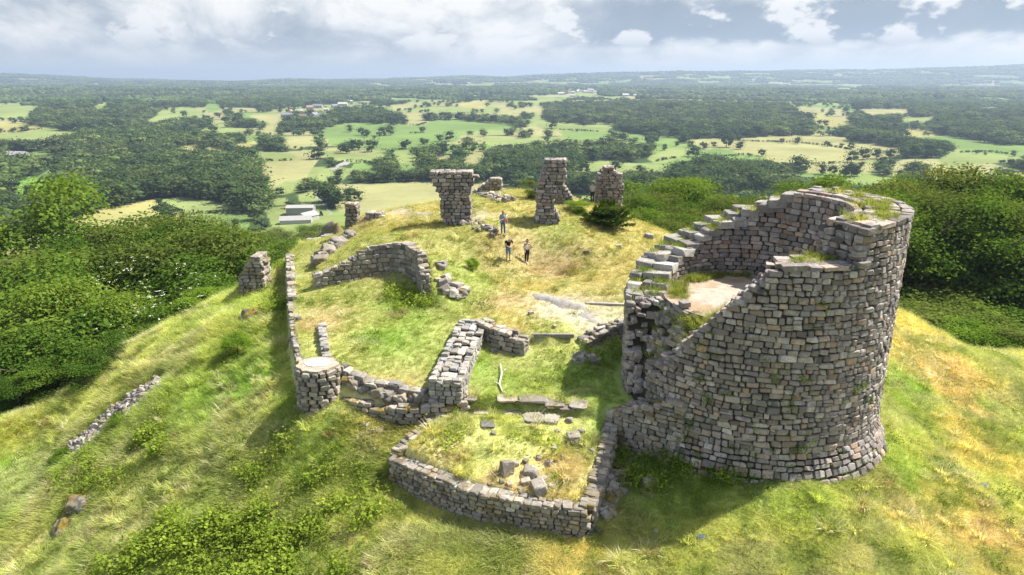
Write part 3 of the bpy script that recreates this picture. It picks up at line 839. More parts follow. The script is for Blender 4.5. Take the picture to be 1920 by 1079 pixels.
def build_wall(parent, pts, zb, zt, th, mat, budget=200, seed=1, hs=(.16, .27), ls=(.25, .6), faces=(1, -1), core=M_CORE, ends=True, rag=.08, batter=0.0, top=True, core_name='rubble_core', depth=.3, capscale=1.0):
    """stone courses on the faces of a wall, loose capping on top and a core behind; zb, zt follow the length of the wall"""
    P = Path(pts); L = P.L; S = Stones(seed); r = S.r
    if not callable(zb) and not hasattr(zb, '__len__'): zb = [zb, zb]
    if not callable(zt) and not hasattr(zt, '__len__'): zt = [zt, zt]
    ztr = lambda t: fval(zt, t, L) + rag * 2 * (vnoise(t * 1.7, seed * 3.1, 7) - .5)
    z0 = min(fval(zb, t, L) for t in np.linspace(0, L, 30)); z1 = max(fval(zt, t, L) for t in np.linspace(0, L, 30)) + rag
    z = z0 - .1; k = 0
    while z < z1:
        h = r.uniform(*hs); 
        for f in faces:
            t = -r.uniform(0, .3)
            while t < L:
                l = r.uniform(*ls) * (1.25 if k < 2 else 1)
                tc = t + l / 2
                t += l + .012
                if tc < 0 or tc > L: continue
                if z + h * .35 > ztr(tc) or z + h < fval(zb, tc, L) - .15: continue
                o = th / 2 - depth / 2 + r.normal(0, .018) - batter * (z - z0)
                c, hd, nr = P.at(tc, f * o)
                S.add((*c, z + h / 2 + .02 * math.sin(tc * 2.1 + k)), (*hd, 0), (*(nr * f), 0), (l * r.uniform(.93, 1.0), depth * r.uniform(.85, 1.15), h * r.uniform(.9, 1.02)))
        if ends:
            for te, sg in ((0, -1), (L, 1)):
                if z + h * .35 > ztr(te) or z + h < fval(zb, te, L) - .15: continue
                x = -th / 2 + r.uniform(0, .1)
                while x < th / 2 - .12:
                    l = min(r.uniform(*ls) * .8, th / 2 - x)
                    c, hd, nr = P.at(te, x + l / 2)
                    S.add((*(c + hd * sg * (.02 - depth * .25)), z + h / 2), (*nr, 0), (*(hd * sg), 0), (l * .96, depth, h * .97))
                    x += l + .012
        z += h; k += 1
    if top:
        nrow = max(1, int(round(th / .42)))
        for j in range(nrow):
            t = -r.uniform(0, .2); off = -th / 2 + (j + .5) * th / nrow
            while t < L:
                l = r.uniform(ls[0], ls[1] * 1.1) * capscale; tc = t + l / 2; t += l * r.uniform(.95, 1.08)
                if tc > L: break
                c, hd, nr = P.at(tc, off + r.normal(0, .03))
                h = r.uniform(.12, .22)
                S.add((*c, ztr(tc) - h * .38 + r.normal(0, .025)), (*hd, 0), (*nr, 0), (l * r.uniform(.85, 1), th / nrow * r.uniform(.85, 1.05), h), top=True, tilt=.09)
    # core
    n = max(3, int(L / .3)); vs, qs = [], []
    tt = np.linspace(0.02, L - .02, n)
    for t in tt:
        b = fval(zb, t, L) - .5; tp = max(b + .05, ztr(t) - .13)
        for o in (-1, 1):
            c, hd, nr = P.at(t, o * (th / 2 - .09))
            vs += [(*c, b), (*c, tp)]
    for i in range(n - 1):
        a, b = i * 4, i * 4 + 4
        qs += [(a, b, b + 1, a + 1), (a + 2, a + 3, b + 3, b + 2), (a + 1, b + 1, b + 3, a + 3)]
    qs += [(0, 1, 3, 2), ((n - 1) * 4, (n - 1) * 4 + 2, (n - 1) * 4 + 3, (n - 1) * 4 + 1)]
    Lc = np.array(parent.location)
    mobj(core_name, np_mesh(core_name, np.array(vs) - Lc, qs, None, False, [core]), parent)
    S.finish(parent, mat, budget)
    return S
def wall_thing(name, label, cat, pts, zb, zt, th, mat, **kw):
    p = pts[len(pts) // 2]
    e = empty(name, (p[0], p[1], fval(zb, 0, 1) if callable(zb) else (zb[0] if hasattr(zb, '__len__') else zb)))
    tag(e, label, cat, kw.pop('group', None))
    build_wall(e, pts, zb, zt, th, mat, **kw)
    return e

# ------------------------------------------------------------------ the round tower
def zout(a):
    """top of the outer face by bearing a (degrees, 0 = right, 90 = away from the camera)"""
    a = a % 360
    K = [(0, 6.85), (45, 6.8), (45.5, 6.65), (168, 2.35), (176, 2.2), (179, 2.0), (181, 1.1), (183, -.3), (186, -1.5), (190, -2.15), (205, -2.25), (206.3, -2.0), (206.8, -.75), (208, -.55), (217, .55), (227, 1.95), (242, 3.6), (256, 5.0), (256.5, 5.32), (288, 5.34), (288.4, 6.8), (360, 6.85)]
    return float(np.interp(a, [k[0] for k in K], [k[1] for k in K]))
def zin(a):
    a = a % 360
    if 184 < a < 230: return FLOOR - .15 + .1 * math.sin(a)
    return zout(a)
def tower():
    e = empty('round_tower', (TC[0], TC[1], -4.5))
    tag(e, 'round ruined stone tower with a spiral stair rising round its broken rim', 'tower')
    L0 = np.array(e.location)
    S = Stones(77); r = S.r
    def pt(a, rad): return np.array([TC[0] + rad * math.cos(R(a)), TC[1] + rad * math.sin(R(a))])
    def fl(z, a): return .5 * max(0.0, min(1.0, (-2.3 - z) / 1.25))
    # outer face
    z = -5.4; k = 0
    while z < 7.0:
        h = r.uniform(.2, .31) if k > 6 else r.uniform(.26, .36)
        big = r.uniform(.8, 1.25)
        rad0 = RO + fl(z + h / 2, 0)
        a = r.uniform(0, 5)
        while a < 361:
            l = min(.95, r.uniform(.17, .54) * big + (.12 if r.random() < .12 else 0)); da = math.degrees(l / rad0); ac = a + da / 2; a += da + math.degrees(.026 / rad0)
            wv = .035 * math.sin(R(ac) * 7 + k * .35) + .03 * math.sin(R(ac) * 17 + k * .9) + r.normal(0, .008)
            if z + h * .6 > zout(ac) + .1 * (vnoise(ac * .35, k, 3) - .5): continue
            rad = RO + fl(z + h / 2, ac) - .16 + r.normal(0, .016)
            c = pt(ac, rad); n = np.array([math.cos(R(ac)), math.sin(R(ac)), -.0]); t = np.array([-n[1], n[0], 0])
            if z < -2.4: n = np.array([n[0] * .9, n[1] * .9, .43])
            hh = h * r.uniform(.84, .98)
            if h > .22 and r.random() < .07:                      # two thin stones instead of one
                q = r.uniform(.4, .6)
                S.add((*c, z + h * q / 2 + wv), t, n, (l * r.uniform(.95, 1), .34, h * q * .96), tilt=.03)
                S.add((*c, z + h * (1 + q) / 2 + wv), t, n, (l * r.uniform(.9, 1), .34, h * (1 - q) * .96), tilt=.03)
            else:
                S.add((*c, z + h / 2 + wv), t, n, (l * r.uniform(.95, 1), .34 + abs(r.normal(0, .02)), hh), tilt=.035)
        z += h; k += 1
    # inner face
    z = FLOOR - .2; k = 0
    while z < 7.0:
        h = r.uniform(.19, .3); a = 286.0
        while a < 286 + 258:
            l = r.uniform(.28, .62); rad0 = 3.62 if (a % 360 > 285 or a % 360 < 47) else RI
            da = math.degrees(l / rad0); ac = a + da / 2; a += da + .25
            am = ac % 360
            lim = zout(am)
            if z + h * .5 > lim: continue
            c = pt(ac, rad0 + .14 + r.normal(0, .015)); n = -np.array([math.cos(R(ac)), math.sin(R(ac)), 0]); t = np.array([-n[1], n[0], 0])
            S.add((*c, z + h / 2), t, n, (l * .97, .32, h * .96), tilt=.03)
        z += h; k += 1
    # capping of the high wall, the lower ledge and the sloping broken rim
    for (a0, a1, nrow) in ((289, 405, 4), (257, 288, 4)):
        for j in range(nrow):
            ri = 3.62 if a0 > 290 else RI
            rad = ri + .1 + (j + .5) * (RO - ri - .05) / nrow; a = a0 + r.uniform(0, 3)
            while a < a1:
                l = r.uniform(.4, 1.0); da = math.degrees(l / rad); ac = a + da / 2; a += da + .2
                if ac > a1: break
                c = pt(ac, rad + r.normal(0, .03)); n = np.array([math.cos(R(ac)), math.sin(R(ac)), 0]); t = np.array([-n[1], n[0], 0])
                h = r.uniform(.14, .22)
                S.add((*c, zout(ac) - .03 + r.normal(0, .025)), t, n, (l * .97, (RO - ri) / nrow * r.uniform(.88, 1.04), h), top=True, tilt=.035, slab=True)
    for a0 in np.arange(199, 257, 2.6):                                   # stepped rim down the front
        for j in range(3):
            ac = a0 + r.uniform(-.5, .5); rad = RO - .25 - j * .42
            c = pt(ac, rad); n = np.array([math.cos(R(ac)), math.sin(R(ac)), 0]); t = np.array([-n[1], n[0], 0])
            f = j / 3.6
            zz = zout(ac) * (1 - f) + (zin(ac) * f if ac < 232 else zout(ac) * f)
            S.add((*c, zz - .06 + r.normal(0, .03)), t, n, (r.uniform(.28, .5), .44, r.uniform(.18, .26)), top=True, tilt=.08)
    for _ in range(150):                                                    # rubble in the breach on the left
        ac = r.uniform(174, 214); rad = r.uniform(3.8, RO - .05); f = (RO - rad) / (RO - RI)
        c = pt(ac, rad); n = np.array([math.cos(R(ac)), math.sin(R(ac)), 0]); t = np.array([-n[1], n[0], 0])
        zz = zout(ac) * (1 - f) + zin(ac) * f
        S.add((*c, zz - .02), t, n, (r.uniform(.25, .6), r.uniform(.25, .45), r.uniform(.15, .3)), top=True, tilt=.2)
    z = 5.3                                                                # broken end of the high wall above the lower ledge
    while z < 6.75:
        h = r.uniform(.2, .3); rad = 3.7 + r.uniform(0, .2)
        while rad < RO - .2:
            l = r.uniform(.3, .6); ac = 288.6 + r.uniform(0, 2.5) + (z - 5.55) * 2.2
            c = pt(ac, rad + l / 2); rn = np.array([math.cos(R(ac)), math.sin(R(ac)), 0]); tn = np.array([rn[1], -rn[0], 0])
            S.add((*c, z + h / 2), rn, tn, (l * .97, .5, h * .97), tilt=.06); rad += l + .012
        z += h
    # stair: big worn slabs round the back rim
    n_st = 15
    ST = Stones(5)
    for k in range(n_st):
        a = 172 - k * (172 - 47) / n_st; da = (172 - 47) / n_st
        z = 2.25 + (k + .6) * (6.72 - 2.25) / n_st
        w = [RI - .08, RI + r.uniform(.5, .8), RI + r.uniform(1.05, 1.4), RO + .02]
        w = w if k % 3 else [RI - .08, RI + r.uniform(.8, 1.1), RO + .05]
        for q in range(len(w) - 1):
            rad = (w[q] + w[q + 1]) / 2; ac = a - da / 2 + r.normal(0, 1.1)
            c = pt(ac, rad); n = np.array([math.cos(R(ac)), math.sin(R(ac)), 0]); t = np.array([-n[1], n[0], 0])
            ST.add((*c, z - .2 + r.normal(0, .035)), t, n, (math.radians(da) * rad * r.uniform(1.15, 1.6), (w[q + 1] - w[q]) * r.uniform(.9, 1.02), r.uniform(.34, .48)), top=True, tilt=.05, slab=r.random() < .55)
    ST.finish(e, M_SLAB, 60, name='stair_slab')
    # masonry core: ring, then the filled floor
    vs, qs = [], []
    AA = np.arange(0, 361, 1.5)
    for a in AA:
        zo, zi = zout(a), zin(a)
        if 47 < a % 360 < 172:
            zo -= .45; zi -= .45
        ri = 3.72 if (a % 360 > 285 or a % 360 < 47) else RI + .08
        for rad, zz in ((RO + .36, -5.6), (RO + .33, -3.6), (RO - .1, -2.3), (RO - .1, max(zo - .13, -2.25)), (ri, zi - .13), (ri, FLOOR - .6)):
            vs.append((*(pt(a, rad)), zz))
    n = len(AA)
    for i in range(n - 1):
        for j in range(5):
            qs.append((i * 6 + j, (i + 1) * 6 + j, (i + 1) * 6 + j + 1, i * 6 + j + 1))
    mobj('masonry_core', np_mesh('masonry_core', np.array(vs) - L0, qs, None, False, [M_CORE]), e)
    rad = np.linspace(0, RI + .12, 9); an = np.radians(np.arange(0, 361, 6))
    RR_, AA_ = np.meshgrid(rad, an)
    X = TC[0] + RR_ * np.cos(AA_); Y = TC[1] + RR_ * np.sin(AA_)
    Z = FLOOR + .08 * (fbm(X * 1.2, Y * 1.2, 9, 3) - .5)
    mobj('gravel_floor', np_mesh('gravel_floor', np.c_[X.ravel(), Y.ravel(), Z.ravel()] - L0, grid_quads(len(rad), len(an)), None, True, [M_GRAVEL]), e)
    S.finish(e, M_STONE_SHADE, 300)
    return e
tower()

# ------------------------------------------------------------------ the low walls
def gzs(pts, off): return [gz(x, y) + off for x, y in pts]
# link wall between the gatehouse platform and the tower
wall_thing('link_wall', 'short mossy stone wall joining the tower foot to the grassy platform', 'wall', [(4.55, 27.75), (5.8, 26.9), (7.3, 25.95)], [-3.9, -4.2], [-2.25, -1.5, -.7], 1.0, M_MOSSY, budget=60, seed=3)
# platform (remains of a projecting room)
b_zt = [-2.75, -3.0, -3.3, -3.42, -3.5, -3.58, -3.62, -3.3, -2.5]
bp = [(-3.25, 28.2), (-4.2, 27.0), (-5.05, 25.75), (-3.15, 24.42), (-1.25, 23.4), (0.8, 22.78), (2.85, 22.45), (3.6, 24.6), (4.6, 27.8)]
def bast_zb(t):
    p, _, _ = BP.at(t, 0); return min(gz(*(BP.at(t, -.9)[0])), gz(*(BP.at(t, .9)[0]))) - .1
BP = Path(bp)
bz = [float(np.interp(s, BP.s, b_zt)) for s in np.linspace(0, BP.L, 60)]
wall_thing('stone_platform', 'low stone walled platform filled with grass, nearest ruin in front of the tower', 'platform', bp, bast_zb, bz, .62, M_MOSSY, budget=300, seed=11, hs=(.14, .22), ls=(.2, .46), rag=.06)
# front curtain wall, two rows of stones with grass between
front_p = [(-8.4, 29.85), (-6.6, 28.95), (-4.8, 28.5), (-3.2, 28.55), (-2.2, 28.75)]
wall_thing('front_wall', 'low rough stone wall running from the round pedestal to the grassy platform', 'wall', front_p, [gz(-8.4, 29.2) - .1, -3.1, -3.05, -3.0, -3.0], [-2.6, -2.5, -2.4, -2.25, -2.3], .8, M_MOSSY, budget=220, seed=12, ls=(.28, .6), rag=.2)
bk = [W(645, 704, -1.75), W(700, 726, -1.95), W(745, 730, -2.0), W(795, 738, -2.0)]
wall_thing('inner_kerb_wall', 'single row of weathered boulders along the courtyard side of the front wall', 'wall', bk, gzs(bk, -.2), [z + .42 for z in gzs(bk, 0)], .55, M_STONE, budget=80, seed=13, ls=(.4, .85), rag=.22)
# cross wall between courtyard and room
cwp = [W(835, 722, -1.35), W(850, 680, -1.1), W(868, 640, -.85), W(888, 600, -.45)]
wall_thing('cross_wall', 'thick pale topped stone wall dividing the grassy courtyard from the sunken room', 'wall', cwp, [-2.2, -1.9, -1.6, -1.2], [-1.25, -1.05, -.85, -.5], 1.55, M_SLAB, budget=290, seed=14, ls=(.28, .62), rag=.12)
rwp = [W(905, 603, -.45), W(945, 622, -.65), W(985, 640, -1.0)]
wall_thing('return_wall', 'short stone wall at right angles to the far end of the cross wall', 'wall', rwp, [-1.7, -1.7, -1.7], [-.45, -.55, -.95], .8, M_STONE, budget=110, seed=15, rag=.14)
rwq = [W(1095, 640, -1.2), W(1130, 622, -.95), W(1172, 612, -.75)]
wall_thing('stub_wall', 'crumbling wall stub leaning against the left side of the tower', 'wall', rwq, [-1.8, -1.8, -1.7], [-1.2, -.8, -.5], .95, M_STONE, budget=110, seed=16, rag=.18)
# curved retaining wall of the mound
nz = [.35, .9, 1.75, 1.98, 2.05, 1.75, .95]
npth = [(-12.2, 40.9), (-11.3, 41.3), (-9.2, 42.1), (-7.8, 42.6), (-6.6, 42.15), (-5.6, 40.6), (-5.05, 38.4)]
wall_thing('curved_retaining_wall', 'curved dry stone wall holding back the mound behind the courtyard', 'wall', npth, -.75, nz, .62, M_STONE, budget=270, seed=17, ls=(.28, .6), hs=(.2, .32), rag=.08, faces=(1,), core=M_MOSSCORE)
# left retaining wall seen almost end on
wall_thing('terrace_wall', 'long low stone edge of the terrace on the left above a grassy drop', 'wall', [(x + .25, y) for x, y in TERR[1:5]], gzs([(x - .7, y) for x, y in TERR[1:5]], -.1), gzs([(x + .9, y) for x, y in TERR[1:5]], .04), .55, M_STONE, budget=110, seed=18, ls=(.3, .6), rag=.12)
kp = [W(603, 610, -.85), W(606, 635, -.95), W(612, 668, -1.1)]
wall_thing('kerb_wall', 'thin pale strip of stones leading to the round pedestal', 'wall', kp, gzs(kp, -.2), gzs(kp, .3), .42, M_SLAB, budget=40, seed=19, rag=.08)

def pillar(label, px0, px1, pyb, pyt, Y, prof, th, seed, budget=150, mat=M_STONE_SHADE, group=None, name='ruined_pillar', cat='pillar'):
    """a standing fragment: prof gives (height share, left share, right share) of its outline"""
    a, b = at_y(px0, pyb, Y), at_y(px1, pyb, Y); x0, x1 = a[0], b[0]
    zt = at_y((px0 + px1) / 2, pyt, Y)[2]; zb = gz((x0 + x1) / 2, Y) - .15
    e = empty(name, ((x0 + x1) / 2, Y, zb)); tag(e, label, cat, group)
    S = Stones(seed); r = S.r
    ps = np.array(prof, float); H = zt - zb; z = zb - .15; k = 0
    V, Q = [], []
    while z < zt:
        h = r.uniform(.17, .3); u = min(1, max(0, (z + h / 2 - zb) / H))
        l_, r_ = np.interp(u, ps[:, 0], ps[:, 1]) + r.normal(0, .018), np.interp(u, ps[:, 0], ps[:, 2]) + r.normal(0, .018)
        xa, xb = x0 + (x1 - x0) * l_, x0 + (x1 - x0) * r_
        for f in (-1, 1):
            x = xa
            while x < xb - .1:
                l = min(r.uniform(.24, .62), xb - x)
                S.add((x + l / 2, Y + f * (th / 2 - .17) + r.normal(0, .03), z + h / 2), (1, 0, 0), (0, f, 0), (l * .97, .42, h * .97), top=u > .9, tilt=.04)
                x += l + .012
        for sx, xx in ((-1, xa), (1, xb)):
            y = Y - th / 2 + .3
            while y < Y + th / 2 - .25:
                l = r.uniform(.25, .5)
                S.add((xx - sx * (.16 + abs(r.normal(0, .05))), y + l / 2, z + h / 2), (0, 1, 0), (sx, 0, 0), (l, .36, h * .97), top=u > .9, tilt=.05)
                y += l + .012
        if u > .88:
            x = xa + .15
            while x < xb - .2:
                l = r.uniform(.3, .6); S.add((x + l / 2, Y + r.normal(0, .15), z + h * .5), (1, 0, 0), (0, -1, 0), (l, th * .6, h), top=True, tilt=.07); x += l
        V += [(xa + .1, Y - th / 2 + .12, z), (xb - .1, Y - th / 2 + .12, z), (xb - .1, Y + th / 2 - .12, z), (xa + .1, Y + th / 2 - .12, z)]
        z += h; k += 1
    for i in range(k - 1):
        for j in range(4): Q.append((i * 4 + j, i * 4 + (j + 1) % 4, i * 4 + 4 + (j + 1) % 4, i * 4 + 4 + j))
    Q.append(tuple((k - 1) * 4 + j for j in range(4)))
    mobj('rubble_core', np_mesh('rubble_core', np.array(V) - np.array(e.location), Q, None, False, [M_CORE]), e)
    S.finish(e, mat, budget)
    return e
pillar('broad ruined pillar with an overhanging top and a narrow foot, left of the people', 810, 890, 414, 320, 47.6, [(0, .30, .96), (.18, .24, .92), (.38, .20, .90), (.55, .22, .92), (.72, .12, .93), (.85, .02, .98), (1, .0, 1.0)], 1.15, 31, 200)
pillar('tallest ruined pillar, slender and leaning to the right at its top', 1000, 1060, 417, 298, 49.3, [(0, .0, .78), (.12, .06, .80), (.3, .1, .62), (.42, .08, .66), (.52, .12, .84), (.7, .2, .98), (.88, .28, .98), (1, .32, .95)], 1.1, 32, 170)
pillar('stocky ruined pillar on the right above the pine bush', 1113, 1166, 392, 318, 56.0, [(0, .03, .95), (.3, .03, .98), (.6, .05, .98), (.8, .06, .92), (.9, .08, .9), (1, .3, .65)], 1.5, 33, 150)
pillar('sloping fragment of wall standing just behind the tallest pillar', 1040, 1082, 388, 338, 53.5, [(0, .0, 1.0), (.3, .0, .85), (.6, .0, .6), (1, .0, .25)], .9, 34, 70, M_STONE, name='wall_fragment', cat='wall')
pillar('low jagged wall fragment behind the broad pillar', 884, 944, 364, 334, 60, [(0, .0, 1.0), (.3, .1, .98), (.5, .3, .97), (.75, .45, .95), (1, .6, .9)], 1.0, 35, 70, M_STONE, name='wall_fragment', cat='wall')
pillar('upright broken corner of masonry on the left edge of the mound', 650, 678, 437, 384, 52.5, [(0, .0, 1.0), (.4, .05, .9), (.8, .1, .95), (1, .05, .9)], 1.0, 36, 60, M_MOSSY, name='wall_fragment', cat='wall')
pillar('low squared wall stump beside the broken corner of masonry', 684, 728, 417, 400, 52.0, [(0, .0, 1.0), (.6, .05, .95), (1, .1, .8)], .9, 37, 40, M_STONE, name='wall_fragment', cat='wall')
pillar('overgrown block of ruined wall at the left end of the terrace', 455, 506, 538, 480, 46.5, [(0, .0, 1.0), (.35, .0, .95), (.6, .18, .95), (.8, .3, .95), (1, .55, .9)], 1.4, 38, 90, M_MOSSY, name='wall_fragment', cat='wall')
# long edging at the far end of the terrace
ep = [W(520, 447, -.3), W(580, 441, -.3), W(632, 434, -.2)]
wall_thing('terrace_edging', 'low pale stone edging across the far end of the terrace', 'wall', ep, gzs(ep, -.2), gzs(ep, .22), .6, M_SLAB, budget=50, seed=20, rag=.08)

# tumbled rows of boulders and scree, each one thing made of stones
def tumble(name, label, cat, pts, width, n, size, mat, seed, budget=120, lift=.05, group=None):
    P = Path(pts); c0 = P.at(P.L / 2)[0]
    e = empty(name, (c0[0], c0[1], gz(*c0))); tag(e, label, cat, group)
    S = Stones(seed); r = S.r
    for i in range(n):
        c, hd, nr = P.at(r.uniform(0, P.L), r.uniform(-width, width))
        s = r.uniform(*size); a = r.uniform(0, 6.3)
        S.add((c[0], c[1], gz(*c) + s * .22 + r.uniform(0, lift)), (math.cos(a), math.sin(a), 0), (-math.sin(a), math.cos(a), 0), (s * r.uniform(.9, 1.5), s * r.uniform(.7, 1.1), s * r.uniform(.5, .9)), top=True, tilt=.25)
    S.finish(e, mat, budget)
    return e
tumble('boulder_row', 'row of big boulders along the foot of the mound beside the terrace path', 'boulders', [W(592, 500, -.1), W(615, 480, .1), W(640, 462, .3), W(660, 446, .8)], .35, 34, (.4, .85), M_STONE, 41)
tumble('boulder_row', 'boulders tumbled from the end of the curved wall into the courtyard', 'boulders', [W(812, 520, .2), W(835, 548, -.2), W(850, 570, -.6), (W(872, 560, -.6))], .45, 26, (.28, .6), M_STONE, 42)
tumble('stone_scree', 'long streak of grey scree down the grassy slope on the left', 'scree', [W(300, 722, -5.3), W(250, 752, -5.9), W(190, 785, -6.7), W(128, 826, -7.6)], .75, 420, (.16, .42), M_STONE_SHADE, 43, budget=230, lift=.04)
tumble('rubble_patch', 'small patch of stones on the grass of the sunken room', 'rubble', [W(1078, 676, -1.8), W(1120, 680, -1.8)], .3, 14, (.2, .5), M_STONE, 44)
tumble('rubble_patch', 'stones spilling down the bank between the curved wall and the people', 'rubble', [W(880, 455, .9), W(930, 480, .5)], .6, 26, (.15, .4), M_STONE, 45)
tumble('rubble_patch', 'stones fallen at the corner between platform and tower shade', 'rubble', [W(1120, 975, -4.6), W(1150, 930, -4.4), W(1160, 890, -4.2)], .5, 34, (.18, .5), M_MOSSY, 46)
tumble('rubble_patch', 'scattered stones on the yellow bank behind the mother in the grey jacket', 'rubble', [W(905, 372, 2.4), W(950, 392, 2.2)], .8, 40, (.15, .45), M_STONE, 47)
tumble('rubble_patch', 'broken stones in the grass between the two rows of the front wall', 'rubble', [(-8.0, 30.0), (-6.4, 29.35), (-4.7, 29.05), (-3.2, 29.1), (-2.3, 29.2)], .3, 60, (.2, .55), M_MOSSY, 49, lift=.12)
tumble('rubble_patch', 'loose stones in the grass left of the platform', 'rubble', [W(680, 800, -3.3), W(720, 820, -3.5)], .6, 16, (.12, .32), M_STONE, 48)

# loose stones that lie on their own
def loose(px, py, z, s, label, mat=M_STONE, group=None, seed=0, shape=(1.2, .9, .75), name='fallen_stone', cat='stone', rz=None):
    r = np.random.default_rng(seed + int(px * 3 + py))
    p = hit_near(px, py); x, y = p[0], p[1]; g = gz(x, y)
    o = bpy.data.objects.new(name, stone_mesh(int(r.integers(12)), mat)); link(o)
    o.location = (x, y, g + s * shape[2] * .32)
    o.rotation_euler = (r.normal(0, .15), r.normal(0, .15), r.uniform(0, 3.1) if rz is None else rz)
    o.scale = (s * shape[0], s * shape[1], s * shape[2])
    return tag(o, label, cat, group)
loose(1218, 912, -4.4, .55, 'grey squared block lying alone in the shade of the tower', shape=(1.0, .8, .8))
loose(950, 888, -3.2, .62, 'upright brownish block at the middle of the platform', shape=(.9, .6, 1.1))
loose(1010, 922, -3.4, .62, 'round reddish boulder by the front edge of the platform', M_MOSSY)
loose(1075, 825, -2.9, .6, 'flat grey boulder at the right side of the platform', shape=(1.1, .9, .6))
loose(995, 893, -3.3, .5, 'pale tilted block right of the upright brownish block')
loose(1230, 1002, -4.8, .18, 'small white stone in the foreground grass', M_SLAB)
loose(1217, 447, .8, .55, 'lone pale block on the golden slope behind the stair', M_SLAB)
def crag(px, py, z, sx, sy, sz, label, seed):
    p = hit_near(px, py); x, y = p[0], p[1]; n = 22
    th, ph = np.meshgrid(np.linspace(0.02, math.pi - .02, n), np.linspace(0, 2 * math.pi, 2 * n + 1), indexing='ij')
    d = np.stack([np.sin(th) * np.cos(ph), np.sin(th) * np.sin(ph), np.cos(th)], -1)
    r = np.random.default_rng(seed); rad = np.ones(th.shape)
    for _ in range(16):                                # cleaved faces
        q = r.normal(size=3); q /= np.linalg.norm(q); rad = np.minimum(rad, r.uniform(.55, .9) / np.maximum((d * q).sum(-1), .05))
    rad *= 1 + .5 * (fbm(d[..., 0] * 3 + 9, d[..., 1] * 3 + d[..., 2] * 3.7, seed, 4) - .5)
    V = (d * rad[..., None] * np.array((sx, sy, sz))).reshape(-1, 3)
    o = mobj('boulder', np_mesh('boulder', V, grid_quads(2 * n + 1, n), None, True, [M_ROCK]), None, (x, y, gz(x, y) - sz * .22))
    o.rotation_euler = (0, 0, r.uniform(0, 3)); return tag(o, label, 'boulder')
crag(480, 592, -2.9, 1.0, .7, .8, 'grey boulder poking out of the left slope below the terrace wall', 3)
crag(455, 596, -3.2, .5, .5, .4, 'smaller boulder left of the grey boulder below the terrace wall', 4)
crag(152, 950, -8.8, 1.0, .8, .8, 'big mossy boulder at the lower left of the slope', 5)
crag(122, 985, -9.2, .8, .6, .6, 'dark boulder below the big mossy boulder on the left slope', 6)
for i, (px, py, s) in enumerate([(985, 908, .42), (968, 872, .3), (985, 868, .28), (1000, 880, .3), (1018, 905, .34), (1035, 915, .26), (955, 912, .3), (1010, 862, .26), (940, 905, .28), (1030, 870, .32), (975, 926, .3), (1040, 845, .3), (1055, 860, .22), (1090, 812, .3), (1068, 792, .34), (1045, 812, .24),
                                 (1110, 850, .28), (1090, 838, .22), (925, 815, .22), (1000, 803, .25), (880, 920, .3), (918, 913, .22), (1060, 900, .22)]):
    loose(px, py, -3.2, s * .8, 'loose rough stone lying on the grass of the platform', M_STONE, 'loose stones on the platform', i)
for i, (px, py, z, s) in enumerate([(690, 800, -3.3, .3), (705, 838, -3.6, .2), (1120, 1000, -4.8, .22), (868, 553, -.4, .6), (925, 660, -1.5, .3), (1100, 475, .3, .35), (1160, 465, .6, .35), (600, 650, -1, .2), (1040, 615, -1, .25), (995, 590, -.8, .25), (560, 600, -.9, .3), (545, 640, -1, .3)]):
    loose(px, py, z, s, 'single loose stone lying on open grass among the ruins', M_STONE, 'loose stones on open grass', i)
# threshold slabs at the back of the platform
for i, (px, py, l, w) in enumerate([(905, 772, .9, .7), (950, 755, 1.0, .6), (1000, 750, 1.5, .6), (1040, 757, .9, .6), (960, 780, .8, .6), (1000, 785, 1.0, .6), (1035, 785, .7, .6), (915, 798, .6, .5), (880, 752, .8, .6), (1062, 768, .7, .6), (1085, 760, .8, .7)]):
    p = hit_near(px, py)
    o = bpy.data.objects.new('threshold_slab', stone_mesh(i % 12, M_STONE)); link(o)
    o.location = (p[0], p[1], gz(p[0], p[1]) + .02); o.scale = (l * .95, w * 1.3, .12); o.rotation_euler = (0, 0, .12 * math.sin(i * 3))
    tag(o, 'flat worn paving slab across the back of the platform', 'slab', 'paving slabs at the back of the platform')
for i, (a, b, lab) in enumerate([((1000, 638, -1.2), (1075, 640, -1.2), 'long pale kerb stone across the far edge of the sunken room'), ((1100, 570, -.4), (1172, 574, -.4), 'long pale kerb stone in the dry grass by the bare rock'), ((948, 449, 1.4), (1012, 441, 1.7), 'thin pale timber edging in the grass in front of the tallest pillar')]):
    p, q = hit_near(*a[:2]), hit_near(*b[:2]); c = (p + q) / 2; d = q - p
    o = bpy.data.objects.new('kerb_stone', stone_mesh(12 + i, M_SLAB)); link(o)
    o.location = (c[0], c[1], gz(c[0], c[1]) + (.03 if i < 2 else -.02)); o.scale = (math.hypot(d[0], d[1]), *((.2, .2) if i < 2 else (.12, .14))); o.rotation_euler = (0, 0, math.atan2(d[1], d[0]))
    tag(o, lab, 'kerb')

